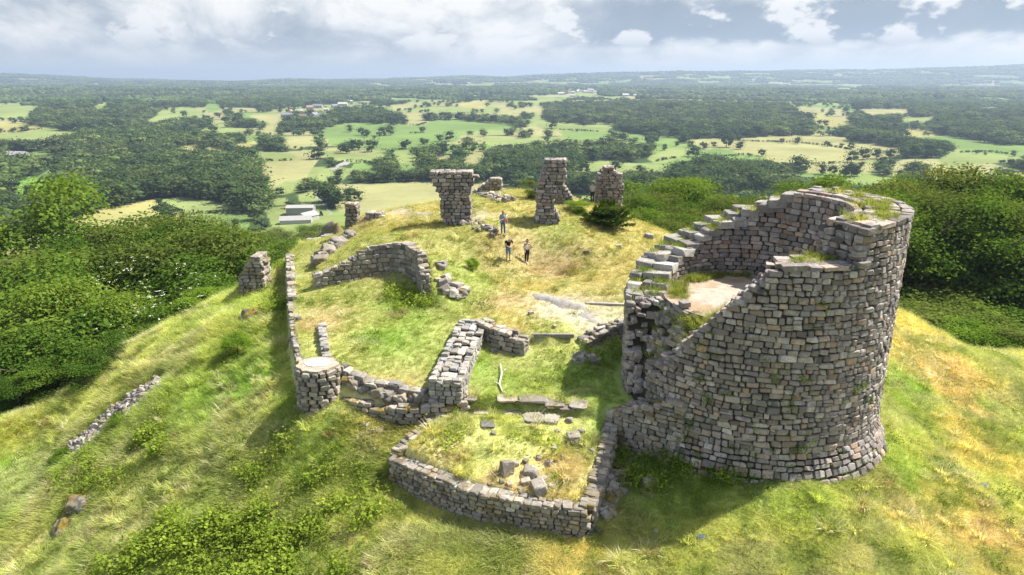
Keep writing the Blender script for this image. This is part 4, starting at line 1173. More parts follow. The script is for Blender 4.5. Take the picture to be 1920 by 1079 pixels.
def rock_sheet(name, label, poly, hgt, seed, res=.16):
    """bare bedrock: a cracked low shield with an uneven edge"""
    P = np.array([W(*p) for p in poly]); c = P.mean(0)
    xs = np.arange(P[:, 0].min() - .4, P[:, 0].max() + .4, res); ys = np.arange(P[:, 1].min() - .4, P[:, 1].max() + .4, res)
    X, Y = np.meshgrid(xs, ys); sd = poly_sd(X.ravel(), Y.ravel(), P).reshape(X.shape)
    n = fbm(X * 1.1, Y * 1.1, seed, 4)
    st = np.floor((X * .35 + Y * .8 + .6 * n) * 1.6) ; ledge = (_h(st.astype(int), st.astype(int) * 0, seed) - .5) * .16
    g = ground(X, Y)
    sd2 = sd + (n - .5) * 1.4
    Z = g - .25 + smooth(-.15, .3, sd2) * (.27 + hgt * smooth(0, 1.2, sd2)) + (ledge + .12 * (n - .5)) * smooth(0, .5, sd2)
    e = np_mesh(name, np.c_[X.ravel() - c[0], Y.ravel() - c[1], Z.ravel() - gz(*c)], grid_quads(len(xs), len(ys)), None, True, [M_SLAB if hgt < .2 else M_ROCK])
    o = mobj(name, e, None, (c[0], c[1], gz(*c)))
    return tag(o, label, 'rock')
rock_sheet('bare_rock', 'pale sheet of bare rock breaking through the grass left of the tower', [(985, 553, -.4), (1030, 548, -.3), (1075, 565, -.5), (1130, 588, -.6), (1120, 605, -.8), (1075, 600, -.8), (1035, 575, -.6)], .12, 91)
rock_sheet('bare_rock', 'dark outcrop of rock at the far left end of the terrace', [(588, 432, -.2), (600, 412, .4), (640, 408, .6), (642, 430, .1)], 1.3, 92)
rock_sheet('bare_rock', 'flat grey rock showing on the mound left of the broad pillar', [(740, 408, 2.0), (790, 400, 2.2), (815, 402, 2.2), (812, 412, 2.1), (760, 414, 2.0)], .08, 93)

# ------------------------------------------------------------------ orientation table on its pedestal
def orientation_table():
    c = np.array([-9.2, 29.75]); zb, zt = gz(-9.8, 29.0) - .2, -.86
    e = empty('orientation_table', (c[0], c[1], zb)); tag(e, 'rounded stone pedestal carrying a pale viewpoint table, left of the front wall', 'viewpoint table')
    n = 40; half = 0.8
    pts = [(c[0] + half * math.cos(t), c[1] + half * math.sin(t) * .95) for t in np.linspace(R(60), R(60 + 359), n)]
    build_wall(e, pts, zb, zt - .12, .5, M_STONE, budget=90, seed=21, hs=(.17, .25), ls=(.22, .5), faces=(1, -1), ends=False, top=False, rag=.0, depth=.24)
    def disc(name, rad, z, h, mat, seed):
        m = MB(); r = np.random.default_rng(seed)
        k = 30; ring = [(rad * math.cos(t) * (1 + .06 * r.normal()), rad * .95 * math.sin(t) * (1 + .06 * r.normal())) for t in np.linspace(0, 2 * math.pi, k, endpoint=False)]
        vs = [(x, y, z) for x, y in ring] + [(x, y, z + h) for x, y in ring]
        m.add(vs, [(i, (i + 1) % k, k + (i + 1) % k, k + i) for i in range(k)] + [tuple(range(k, 2 * k))])
        return m.build(name, mat, e)
    disc('table_top', half + .13, zt - .13 - zb, .13, M_STONE, 3)
    m = MB(); k = 28                                      # half-oval enamel plate, straight side to the view
    out = [(.60 * math.cos(t), .46 * math.sin(t) + .1) for t in np.linspace(0, 2 * math.pi, k, endpoint=False)]
    vs = [(x, y, zt - zb + .004) for x, y in out] + [(x, y, zt - zb + .03) for x, y in out]
    m.add(vs, [(i, (i + 1) % k, k + (i + 1) % k, k + i) for i in range(k)] + [tuple(range(k, 2 * k))])
    m.build('view_panel', plain('enamel_panel', (.60, .58, .52), .45, var=.08, scale=4), e)
orientation_table()

def info_panel():
    p = at_z(868, 712, -1.9); x, y = p[0], p[1]; g = gz(x, y)
    e = empty('information_panel', (x, y, g), R(-25)); tag(e, 'small dark sloping information panel leaning beside the near end of the cross wall', 'information panel')
    dark = plain('dark_metal', (.05, .052, .058), .5, .3)
    m = MB(); m.box((0, 0, .55), (.62, .03, .5), 0, R(-50)); m.build('board', dark, e)
    m = MB(); m.box((0, -.012, .565), (.56, .012, .44), 0, R(-50)); m.build('printed_face', plain('printed_panel', (.42, .44, .46), .4, var=.3, scale=18), e)
    for sx in (-.24, .24):
        m = MB(); m.tube([(sx, .02, -.1), (sx, .02, .52)], .022, 6); m.build('post', dark, e)
info_panel()
for px, py, z, lab in ((1315, 1010, -4.9, 'small round blue floodlight set in the grass at the bottom of the slope'), (1846, 913, -5.4, 'small round blue floodlight set in the grass on the far right slope')):
    p = hit_near(px, py); g = gz(p[0], p[1])
    e = empty('ground_light', (p[0], p[1], g)); tag(e, lab, 'floodlight')
    m = MB(); m.tube([(0, 0, -.1), (0, 0, .1)], .15, 16); m.build('metal_ring', plain('light_rim', (.30, .31, .33), .4, .7), e)
    m = MB(); m.tube([(0, 0, .09), (0, 0, .112)], .12, 16); m.build('glass', plain('blue_glass', (.04, .10, .19), .12, spec=.6), e)
def branch():
    pts = [at_z(938, 690, -1.9), at_z(941, 705, -1.9), at_z(936, 722, -2.0), at_z(942, 738, -2.1)]
    P = [Vector((p[0], p[1], gz(p[0], p[1]) + .12 + .06 * math.sin(i * 2))) for i, p in enumerate(pts)]
    o = P[0].copy(); P = [p - o for p in P]
    m = MB(); m.tube(P, [.03, .045, .05, .035], 6); m.tube([P[1], P[1] + Vector((.2, .18, .15))], [.025, .012], 5); m.tube([P[2], P[2] + Vector((-.25, .1, .12))], [.03, .012], 5)
    m.tube([P[3], P[3] + Vector((.18, -.15, .02))], [.035, .015], 5)
    ob = m.build('dead_branch', M_DEAD, None, o, True); tag(ob, 'bleached forked branch lying on the grass of the sunken room', 'branch')
branch()

# ------------------------------------------------------------------ people
def skin(name, V, E, rad, mat, parent, sub=1, root=0):
    me = bpy.data.meshes.new(name); me.from_pydata([tuple(v) for v in V], E, [])
    me.materials.append(mat)
    o = mobj(name, me, parent)
    s = o.modifiers.new('skin', 'SKIN'); s.use_smooth_shade = True
    for i, r in enumerate(rad):
        sv = me.skin_vertices[0].data[i]; sv.radius = (r, r) if not hasattr(r, '__len__') else r
        sv.use_root = (i == root)
    d = o.modifiers.new('sub', 'SUBSURF'); d.levels = sub; d.render_levels = sub
    return o
CLOTH = {}
def cloth(n, c, rough=.85):
    if n not in CLOTH: CLOTH[n] = plain(n, c, rough, var=.15, scale=30, spec=.1)
    return CLOTH[n]
SKIN_M = plain('skin', (.45, .27, .19), .6, var=.06, scale=20)
def person(px, py, z, label, J, top, bottom, hair, shoes, rz=0.0, height=1.66, sleeve='short', trousers='long', hairlen=.1, grp=None, loc=None, extra=None):
    """J: joint overrides in a figure of 1.66 m that faces -Y"""
    p = loc if loc is not None else hit_near(px, py)
    e = empty('person', (p[0], p[1], gz(p[0], p[1]) + .0), rz); tag(e, label, 'person', grp)
    sc = height / 1.66; e.scale = (sc, sc, sc)
    j = dict(pel=(0, 0, .90), spine=(0, -.01, 1.08), chest=(0, 0, 1.24), neck=(0, -.01, 1.40), head=(0, -.03, 1.53), crown=(0, -.02, 1.62),
             hl=(.085, 0, .86), kl=(.09, -.03, .48), al=(.09, .02, .08), tl=(.11, -.13, .03), hr=(-.085, 0, .86), kr=(-.09, -.03, .48), ar=(-.09, .02, .08), tr=(-.11, -.13, .03),
             sl=(.165, 0, 1.35), el=(.21, .03, 1.09), wl=(.22, -.06, .87), sr=(-.165, 0, 1.35), er=(-.21, .03, 1.09), wr=(-.22, -.06, .87))
    j.update(J); A = {k: np.array(v, float) for k, v in j.items()}
    ks = ['pel', 'spine', 'chest', 'neck', 'head', 'hl', 'kl', 'al', 'tl', 'hr', 'kr', 'ar', 'tr', 'sl', 'el', 'wl', 'sr', 'er', 'wr']
    rd = dict(pel=(.13, .10), spine=(.115, .085), chest=(.14, .095), neck=.05, head=.085, hl=.085, kl=.055, al=.038, tl=.032, hr=.085, kr=.055, ar=.038, tr=.032, sl=.05, el=.038, wl=.026, sr=.05, er=.038, wr=.026)
    V = [A[k] for k in ks]; ix = {k: i for i, k in enumerate(ks)}
    ed = [('pel', 'spine'), ('spine', 'chest'), ('chest', 'neck'), ('neck', 'head'), ('pel', 'hl'), ('hl', 'kl'), ('kl', 'al'), ('al', 'tl'), ('pel', 'hr'), ('hr', 'kr'), ('kr', 'ar'), ('ar', 'tr'), ('chest', 'sl'), ('sl', 'el'), ('el', 'wl'), ('chest', 'sr'), ('sr', 'er'), ('er', 'wr')]
    E = [(ix[a], ix[b]) for a, b in ed]; rad = [rd[k] for k in ks]
    for s, sg in (('l', 1), ('r', -1)):            # palm, four fingers and a thumb
        d = A['w' + s] - A['e' + s]; d = d / np.linalg.norm(d)
        sd_ = np.cross(d, (0, 0, 1.0) if abs(d[2]) < .8 else (0, 1.0, 0)); sd_ /= np.linalg.norm(sd_)
        cu = np.cross(sd_, d)
        V.append(A['w' + s] + d * .075); rad.append((.034, .016)); pi = len(V) - 1; E.append((ix['w' + s], pi))
        for q, (o, ln) in enumerate(((-.028, .07), (-.010, .082), (.009, .078), (.026, .062))):
            V.append(A['w' + s] + d * (.085 + ln * .5) + sd_ * o); rad.append(.0095); E.append((pi, len(V) - 1))
            V.append(A['w' + s] + d * (.085 + ln) + sd_ * o * 1.1 - cu * .022); rad.append(.008); E.append((len(V) - 2, len(V) - 1))
        V.append(A['w' + s] + d * .05 + sd_ * .045 - cu * .01); rad.append(.011); E.append((ix['w' + s], len(V) - 1))
        V.append(A['w' + s] + d * .085 + sd_ * .058 - cu * .02); rad.append(.009); E.append((len(V) - 2, len(V) - 1))
    skin('body', V, E, rad, SKIN_M, e)
    # head with a face
    up = A['crown'] - A['head']; up = up / np.linalg.norm(up)
    fw = np.array(J.get('look', (0, -1, 0)), float); fw = fw - up * np.dot(fw, up); fw /= np.linalg.norm(fw); sd_ = np.cross(up, fw)
    def ball(name, c, r3, mat, n=10, cut=None):
        vs, fs = [], []
        for a in range(n + 1):
            th = math.pi * a / n
            for b in range(2 * n):
                ph = math.pi * b / n
                q = np.array([math.sin(th) * math.cos(ph) * r3[0], math.sin(th) * math.sin(ph) * r3[1], math.cos(th) * r3[2]])
                if cut: q = cut(q)
                vs.append(np.array(c) + sd_ * q[0] + fw * q[1] + up * q[2])
        for a in range(n):
            for b in range(2 * n):
                fs.append((a * 2 * n + b, (a + 1) * 2 * n + b, (a + 1) * 2 * n + (b + 1) % (2 * n), a * 2 * n + (b + 1) % (2 * n)))
        m = MB(); m.add(vs, fs); return m.build(name, mat, e, None, True)
    hc = A['head'] + up * .03
    def face(q):
        q = q.copy()
        if q[2] < 0: q[0] *= 1 + q[2] * 2.2; q[1] *= 1 + q[2] * .9
        if q[1] > .06 and abs(q[0]) < .022 and -.045 < q[2] < .02: q[1] += .02
        return q
    ball('head', hc, (.072, .09, .112), SKIN_M, 12, face)
    for sx in (-1, 1):
        ball('eye', hc + fw * .082 + sd_ * .03 * sx + up * .012, (.013, .008, .009), cloth('eye_dark', (.03, .025, .02)), 5)
        ball('ear', hc + sd_ * .074 * sx - up * .005, (.01, .02, .03), SKIN_M, 5)
    ball('mouth', hc + fw * .08 - up * .052, (.024, .008, .007), cloth('lips', (.35, .13, .11)), 5)
    def hcut(q):
        q = q.copy()
        if q[1] > .02 and q[2] < .05: q[1] = .02 + (q[1] - .02) * .1
        if q[2] < -.03: q[2] = -.03 - (abs(q[2]) - .03) * (hairlen / .09)
        return q
    ball('hair', hc + up * .022 - fw * .012, (.084, .098, .112), hair, 11, hcut)
    # clothes over the same joints
    def garment(name, chain, mat, infl):
        ks2 = []
        for a, b in chain:
            for q in (a, b):
                if q not in ks2: ks2.append(q)
        VV, RR2 = [], []
        for q in ks2:
            if '*' in q:
                a, b, f = q.split('*'); VV.append(A[a] * (1 - float(f)) + A[b] * float(f)); r0 = rd[a]; r1 = rd[b]
                r0 = r0 if not hasattr(r0, '__len__') else r0[0]; r1 = r1 if not hasattr(r1, '__len__') else r1[0]
                RR2.append(r0 * (1 - float(f)) + r1 * float(f) + infl)
            else:
                VV.append(A[q]); r0 = rd[q]; RR2.append((r0[0] + infl, r0[1] + infl) if hasattr(r0, '__len__') else r0 + infl)
        skin(name, VV, [(ks2.index(a), ks2.index(b)) for a, b in chain], RR2, mat, e)
    sl = {'none': [], 'short': [('chest', 'sl'), ('sl', 'sl*el*.55'), ('chest', 'sr'), ('sr', 'sr*er*.55')],
          'long': [('chest', 'sl'), ('sl', 'el'), ('el', 'el*wl*.9'), ('chest', 'sr'), ('sr', 'er'), ('er', 'er*wr*.9')]}[sleeve]
    garment('top', [('pel', 'spine'), ('spine', 'chest'), ('chest', 'chest*neck*.7')] + sl, top, .018)
    lg = 'k{0}*a{0}*.85' if trousers == 'long' else 'k{0}*a{0}*.08'
    tr = []
    for s in 'lr': tr += [('pel', 'h' + s), ('h' + s, 'k' + s), ('k' + s, lg.format(s))]
    garment('trousers' if trousers == 'long' else 'shorts', tr, bottom, .016)
    for s in 'lr':
        m = MB(); a, t = A['a' + s], A['t' + s]
        m.tube([a + (0, .05, -.05), a + (0, 0, -.03), (a + t) / 2 + (0, 0, -.01), t + (0, -.02, .005)], [.035, .048, .045, .03], 8)
        m.build('shoe', shoes, e, None, True)
    if extra: extra(e, A, ball)
    return e
WHITE, BLACK = cloth('white_cotton', (.72, .71, .70)), cloth('black_cotton', (.018, .018, .02))
def tied(e, A, ball): pass
w1 = person(943, 442, 1.9, 'fair haired woman in grey denim jacket and blue jeans holding a child', dict(el=(.20, -.05, 1.12), wl=(.02, -.24, 1.14), er=(-.2, -.02, 1.10), wr=(-.02, -.22, 1.04), kl=(.1, -.04, .48), al=(.12, .0, .08), look=(.45, -.8, -.35), head=(0.02, -.05, 1.53), crown=(.02, -.04, 1.63)),
            cloth('denim_jacket', (.27, .31, .38)), cloth('blue_jeans', (.075, .14, .25)), cloth('fair_hair', (.30, .19, .09)), WHITE, R(12), 1.68, 'long', 'long', .24)
c0 = Vector(w1.location)
ch = person(0, 0, 0, 'small child in white with red shorts carried by the woman in denim', dict(hl=(.09, -.06, .82), kl=(.14, -.26, .70), al=(.14, -.24, .36), tl=(.15, -.36, .30), hr=(-.09, -.06, .82), kr=(-.14, -.26, .70), ar=(-.14, -.24, .36), tr=(-.15, -.36, .30), look=(-.6, -.6, -.2)),
       WHITE, cloth('red_cotton', (.50, .06, .05)), cloth('brown_hair', (.10, .06, .035)), cloth('red_shoes', (.5, .08, .06)), R(12), .86, 'short', 'short', .1, loc=(c0.x + .17, c0.y - .22, 0))
ch.location = (c0.x + .19, c0.y - .20, c0.z + .66)
person(953, 491, .1, 'man in a black T-shirt and denim shorts bending his grey head over his hands', dict(spine=(0, -.04, 1.07), chest=(0, -.13, 1.22), neck=(0, -.24, 1.34), head=(0, -.35, 1.37), crown=(0, -.44, 1.42), sl=(.19, -.14, 1.31), el=(.25, -.2, 1.06), wl=(.07, -.40, 1.02), sr=(-.19, -.14, 1.31), er=(-.25, -.2, 1.06), wr=(-.05, -.40, 1.0), look=(.1, -.5, -.8)),
       BLACK, cloth('denim_shorts', (.13, .22, .31)), cloth('grey_hair', (.26, .24, .22)), cloth('brown_shoes', (.16, .11, .08)), R(14), 1.78, 'short', 'short', .09)
person(988, 495, 0, 'woman in a white vest and black leggings with one hand on her hip', dict(el=(.36, .06, 1.14), wl=(.17, -.02, .98), er=(-.2, .0, 1.08), wr=(-.14, -.16, .93), look=(-.75, -.6, -.15), kl=(.06, -.03, .48), al=(.04, .02, .08), tl=(.04, -.13, .03)),
       WHITE, BLACK, cloth('dark_hair', (.09, .05, .03)), WHITE, R(-5), 1.68, 'none', 'long', .16)
person(1110, 391, 1.8, 'person in pale shirt and dark trousers leaning on the stocky pillar', dict(look=(-.5, -.5, -.3), crown=(-.04, -.08, 1.62), er=(-.2, -.05, 1.1), wr=(-.05, -.24, 1.1), kl=(.1, -.1, .48)),
       cloth('pale_shirt', (.40, .40, .42)), cloth('dark_trousers', (.03, .032, .04)), cloth('black_hair', (.02, .018, .016)), BLACK, R(-20), 1.72, 'short', 'long', .09, loc=at_y(1110, 391, 55.3))

# ------------------------------------------------------------------ buildings
WALLS = dict(grey=plain('rendered_wall', (.26, .25, .235), .9, var=.1, scale=.6), pale=plain('pale_plaster', (.40, .38, .34), .9, var=.1, scale=.6), stone=plain('rough_stone_wall', (.33, .29, .24), .95, var=.25, scale=1.5))
ROOFS = dict(slate=plain('slate_roof', (.20, .205, .22), .7, var=.15, scale=.8), pale=plain('fibre_cement_roof', (.30, .29, .275), .8, var=.14, scale=.5), white=plain('white_sheet_roof', (.44, .425, .40), .7, var=.1, scale=.5), tile=plain('brown_tile_roof', (.30, .19, .14), .85, var=.2, scale=.8))
GLASS = plain('dark_window', (.03, .035, .04), .15, spec=.5)
def house(px, py, L, Wd, H, rz, wall, roof, label, cat='house', group=None, rh=None, windows=True, chimney=True, door=False, name='stone_house'):
    p = hit(px, py)
    if name == 'stone_house': L, Wd, H = L * 1.2, Wd * 1.2, H * 1.2
    e = empty(name, (p[0], p[1], p[2] - .3), R(rz)); tag(e, label, cat, group)
    rh = rh if rh is not None else Wd * .36
    m = MB(); h = H + .3
    m.add([(-L/2, -Wd/2, 0), (L/2, -Wd/2, 0), (L/2, Wd/2, 0), (-L/2, Wd/2, 0), (-L/2, -Wd/2, h), (L/2, -Wd/2, h), (L/2, Wd/2, h), (-L/2, Wd/2, h), (-L/2, 0, h + rh - .06), (L/2, 0, h + rh - .06)],
          [(0, 1, 5, 4), (2, 3, 7, 6), (1, 2, 6, 9, 5), (3, 0, 4, 8, 7)])
    m.build('wall', WALLS[wall], e)
    m = MB(); o = .35; a = rh / (Wd / 2)
    for s in (-1, 1):
        y1 = s * (Wd / 2 + o); z1 = h - a * o
        m.add([(-L/2 - o, y1, z1), (L/2 + o, y1, z1), (L/2 + o, 0, h + rh), (-L/2 - o, 0, h + rh), (-L/2 - o, y1, z1 + .16), (L/2 + o, y1, z1 + .16), (L/2 + o, 0, h + rh + .16), (-L/2 - o, 0, h + rh + .16)],
              [(0, 1, 2, 3), (4, 7, 6, 5), (0, 4, 5, 1), (0, 3, 7, 4), (1, 5, 6, 2)])
    rf = m.build('roof', ROOFS[roof], e)
    if chimney:
        m = MB(); m.box((L * .42, 0, h + rh + .3), (.7, .6, 1.6)); m.build('chimney', WALLS['stone'], rf)
    if windows:
        n = max(2, int(L / 3.2))
        for fl in range(2 if H > 4.5 else 1):
            for k in range(n):
                x = -L/2 + (k + .5) * L / n
                m = MB(); m.box((x, -Wd/2 - .02, 1.7 + fl * 2.6), (.95, .08, 1.25)); m.build('window', GLASS, e)
    if door:
        m = MB(); m.box((L * .2, -Wd/2 - .03, 1.9), (3.2, .1, 3.6)); m.build('door', plain('barn_door', (.25, .26, .26), .7), e)
    return e
# farm below the hill
house(565, 402, 17, 9, 4.8, 4, 'grey', 'pale', 'tall grey barn with a pale flat looking roof, farthest of the farm sheds', 'barn', rh=1.2, windows=False, chimney=False, door=False, name='farm_barn')
house(578, 414, 11, 8, 3.2, 62, 'pale', 'pale', 'small pale roofed shed between the two long farm buildings', 'shed', rh=2.0, windows=False, chimney=False, name='farm_shed')
house(556, 419, 18, 7.5, 2.4, 10, 'pale', 'pale', 'long low farm shed with a pale grey roof, nearest to the castle hill', 'barn', rh=1.9, windows=False, chimney=False, name='farm_barn')
house(33, 297, 26, 16, 4.0, -12, 'pale', 'pale', 'pale roofed barn alone among the woods at the far left', 'barn', rh=3.2, windows=False, chimney=False, name='farm_barn')
def tractor():
    p = hit(602, 405); e = empty('farm_tractor', (p[0], p[1], p[2]), R(20)); tag(e, 'dark blue tractor parked beside the farm sheds', 'tractor')
    blue = plain('tractor_paint', (.035, .05, .11), .4); blk = plain('tyre_rubber', (.02, .02, .02), .9)
    m = MB(); m.box((0, 1.2, 1.25), (1.0, 2.2, .9)); m.box((0, -.9, 1.1), (1.2, 1.6, .7)); m.build('body', blue, e)
    m = MB(); m.box((0, -.8, 2.2), (1.5, 1.6, 1.5)); m.build('cab', GLASS, e)
    m = MB(); m.box((0, -.8, 3.0), (1.65, 1.8, .15)); m.build('roof', blue, e)
    for x in (-1, 1):
        m = MB(); m.tube([(x * .75, -1, .85), (x * 1.2, -1, .85)], .85, 14); m.build('wheel', blk, e)
        m = MB(); m.tube([(x * .65, 1.7, .55), (x * 1.0, 1.7, .55)], .55, 12); m.build('wheel', blk, e)
tractor()
# hamlet on the rise
ham = [(537, 220, 17, 9, 4.5, 8, 'stone', 'slate', 'slate roofed stone house at the lower left end of the hamlet'), (545, 213, 9, 8, 4, 75, 'pale', 'tile', 'small brown roofed house behind the left end of the hamlet'),
       (562, 213, 15, 8, 4.2, 0, 'stone', 'white', 'white roofed house in the lower middle of the hamlet'), (568, 223, 16, 9, 4.5, -30, 'stone', 'tile', 'brown roofed barn at the bottom of the hamlet'),
       (590, 222, 14, 10, 6, 70, 'stone', 'slate', 'tall grey gabled house at the bottom right of the hamlet'), (581, 206, 13, 9, 5, 25, 'stone', 'tile', 'stone house with a brown roof in the middle of the hamlet'),
       (596, 203, 22, 10, 5, -5, 'stone', 'slate', 'long slate roofed house at the top of the hamlet'), (600, 214, 11, 8, 4, -60, 'pale', 'tile', 'low brown roofed shed right of the tall gabled house'),
       (612, 208, 9, 7, 3, 0, 'pale', 'white', 'tiny white shed in the gap of the hamlet'), (628, 203, 14, 9, 5, 35, 'stone', 'slate', 'grey house left of the long white roofed barn'),
       (643, 199, 22, 11, 4.5, 0, 'pale', 'white', 'long white roofed barn at the upper right of the hamlet'), (659, 196, 6, 6, 8, 20, 'pale', 'white', 'narrow white silo like building at the right end of the hamlet'),
       (672, 200, 15, 8, 3, -8, 'stone', 'tile', 'low reddish roof at the right edge of the hamlet')]
for a in ham: house(*a, group='houses of the hamlet')
rv = np.random.default_rng(9)
for i in range(20):
    px, py = rv.uniform(1068, 1116), rv.uniform(169, 176)
    house(px, py, rv.uniform(9, 17), rv.uniform(8, 10), rv.uniform(4.5, 6.5), rv.uniform(-40, 40), 'pale', ['white', 'pale', 'tile'][i % 3], 'small pale house of the distant village, a white dot below the skyline', group='houses of the distant village', windows=False, chimney=False, name='village_house')
for i, (px, py, L) in enumerate([(1052, 178, 50), (1074, 182, 40), (1165, 167, 40), (1173, 181, 50), (1190, 181, 25), (1413, 151, 60), (1019, 165, 30), (1018, 151, 40), (66, 156, 70), (880, 158, 60)]):
    house(px, py, L * .5, L * .25, 5.5, rv.uniform(-20, 20), 'pale', 'white', 'lone pale building far off in the wooded country', group='lone far buildings', windows=False, chimney=False, name='village_house')

# ------------------------------------------------------------------ trees and shrubs
def leaf_quads(P, Nn, s, r, asp=.62):
    """one rhombic leaf (or leaf spray) at each point, facing roughly along its normal"""
    n = len(P)
    a = r.normal(size=(n, 3)); Nn = Nn / (np.linalg.norm(Nn, axis=1, keepdims=True) + 1e-9)
    u = a - Nn * (a * Nn).sum(1, keepdims=True); u /= np.linalg.norm(u, axis=1, keepdims=True) + 1e-9
    v = np.cross(Nn, u)
    s = np.asarray(s).reshape(-1, 1)
    V = np.stack([P - u * s * .5, P + v * s * asp * .5 - u * s * .05 + Nn * s * .06, P + u * s * .5, P - v * s * asp * .5 + u * s * .05 + Nn * s * .06], 1).reshape(-1, 3)
    return V, np.arange(n * 4).reshape(-1, 4)
def crown_cloud(seed, rx, ry, hz, nl, nc, per, leaf, flat=.5, droop=.0, low=.0, lsz=(.30, .46)):
    """sprays of leaves over the lobes of a crown; returns leaf points and normals"""
    r = np.random.default_rng(seed)
    lob = []
    for k in range(nl):
        th = r.uniform(0, 2 * np.pi); q = math.sqrt(r.uniform(0, 1)); zc = r.uniform(.12 + low, .82)
        w = math.sqrt(max(.05, 1 - ((zc - .42) / .62) ** 2))
        s = r.uniform(*lsz)
        lob.append((q * math.cos(th) * rx * w * .80, q * math.sin(th) * ry * w * .80, zc * hz, s * rx, s * ry, s * .42 * hz))
    lob = np.array(lob)
    k = r.integers(0, nl, nc)
    d = r.normal(size=(nc, 3)); d[:, 2] = np.where(d[:, 2] < -.25, -d[:, 2], d[:, 2]); d /= np.linalg.norm(d, axis=1, keepdims=True)
    rad = r.uniform(.80, 1.08, (nc, 1))
    C = lob[k, :3] + d * lob[k, 3:] * rad
    sp = leaf * 2.1
    off = r.normal(size=(nc, per, 3)) * np.array((sp, sp, sp * flat * .55))
    off[:, :, 2] -= droop * (off[:, :, 0] ** 2 + off[:, :, 1] ** 2)
    P = (C[:, None] + off).reshape(-1, 3)
    Nn = (d[:, None] * .55 + np.array((0, 0, .9)) * (1 - flat * .3) + r.normal(size=(nc, per, 3)) * .42).reshape(-1, 3)
    return P, Nn, lob, r
def near_crown(name, seed, mat, rx=1, ry=1, hz=1, nl=11, nc=900, per=8, leaf=.07, flat=.5, low=0.0):
    P, Nn, lob, r = crown_cloud(seed, rx, ry, hz, nl, nc, per, leaf, flat, low=low, lsz=(.17, .31))
    V, Q = leaf_quads(P, Nn, leaf * r.uniform(.7, 1.35, len(P)), r)
    me = np_mesh(name, V, Q, None, True, [mat])
    return me
def trunk_mesh(name, seed, h=1.0):
    r = np.random.default_rng(seed); m = MB()
    m.tube([(0, 0, -.12), (.01, .0, .12 * h), (r.normal(0, .02), r.normal(0, .02), .4 * h), (r.normal(0, .04), r.normal(0, .04), .72 * h)], [.035, .026, .02, .008], 7)
    for k in range(6):
        a = r.uniform(0, 6.3); z = r.uniform(.2, .5) * h; l = r.uniform(.3, .5)
        m.tube([(0, 0, z), (math.cos(a) * l * .5, math.sin(a) * l * .5, z + l * .45), (math.cos(a) * l, math.sin(a) * l, z + l * .75)], [.014, .009, .004], 5)
    return m.mesh(name, M_BARK, True)
L_BEECH = leaf_mat('beech_leaves', (.042, .086, .014), (.094, .165, .022), (.165, .225, .034), .38)
L_OAK = leaf_mat('oak_leaves', (.054, .086, .017), (.098, .136, .027), (.165, .188, .042), .36)
L_BRIGHT = leaf_mat('young_leaves', (.10, .18, .02), (.15, .25, .028), (.22, .31, .04), .45)
L_DARK = leaf_mat('dark_leaves', (.018, .032, .010), (.030, .050, .014), (.050, .070, .018), .25)
L_PINE = leaf_mat('pine_needles', (.045, .08, .015), (.075, .115, .02), (.13, .16, .025), .25)
FLOWER = plain('white_blossom', (.60, .60, .46), .9, var=.12)
CR_BEECH = [near_crown('crown', 500 + i, L_BEECH, .50, .50, 1.0, 26, 2600, 8, .023, .55) for i in range(4)]
CR_OAK = [near_crown('crown', 520 + i, L_OAK, .52, .52, .96, 28, 2500, 8, .022, .8) for i in range(4)]
CR_DARK = [near_crown('crown', 540 + i, L_DARK, .48, .48, 1.0, 22, 2400, 8, .024, .7) for i in range(2)]
CR_BRIGHT = [near_crown('crown', 560 + i, L_BRIGHT, .6, .6, .95, 14, 1100, 8, .040, .7, low=-.1) for i in range(2)]
CR_BUSH = [near_crown('crown', 570 + i, L_OAK, .62, .62, .95, 14, 1200, 8, .038, .9, low=-.1) for i in range(3)]
CR_GREEN = [near_crown('crown', 580 + i, L_BEECH, .62, .62, .95, 14, 1200, 8, .038, .9, low=-.1) for i in range(3)]
TRUNKS = [trunk_mesh('trunk', 600 + i) for i in range(3)]
rt = np.random.default_rng(4)
def plant(x, y, h, w, crown, label, cat='tree', name='broadleaf_tree', group=None, zb=None, sink=.0):
    z = gz(x, y) if zb is None else zb
    e = empty(name, (x, y, z - sink), rt.uniform(0, 6.28)); tag(e, label, cat, group)
    c = mobj('crown', crown, e); c.scale = (w, w, h); c.location = (0, 0, -.2 * h if cat in ('bush', 'weeds') else 0)
    k_ = .55 if cat in ('bush', 'weeds') else 1
    t = mobj('trunk', TRUNKS[int(rt.integers(3))], e); t.scale = (h * .9 * k_, h * .9 * k_, h * k_)
    return e
def tree_px(px, pytop, Y, crown, label, wf=1.0, **kw):
    """a tree whose top shows at this place of the photo, at a given distance"""
    t = at_y(px, pytop, Y); g = gz(t[0], Y)
    h = max(2.0, (t[2] - g) / .96) * (rt.uniform(.76, 1.25) if wf < 1.12 and px < 700 else rt.uniform(.92, 1.05))
    return plant(t[0], Y, h, h * wf * (1 if h > 5 else 1.2), crown, label, **kw)
G1 = 'broadleaf trees on the left slope'
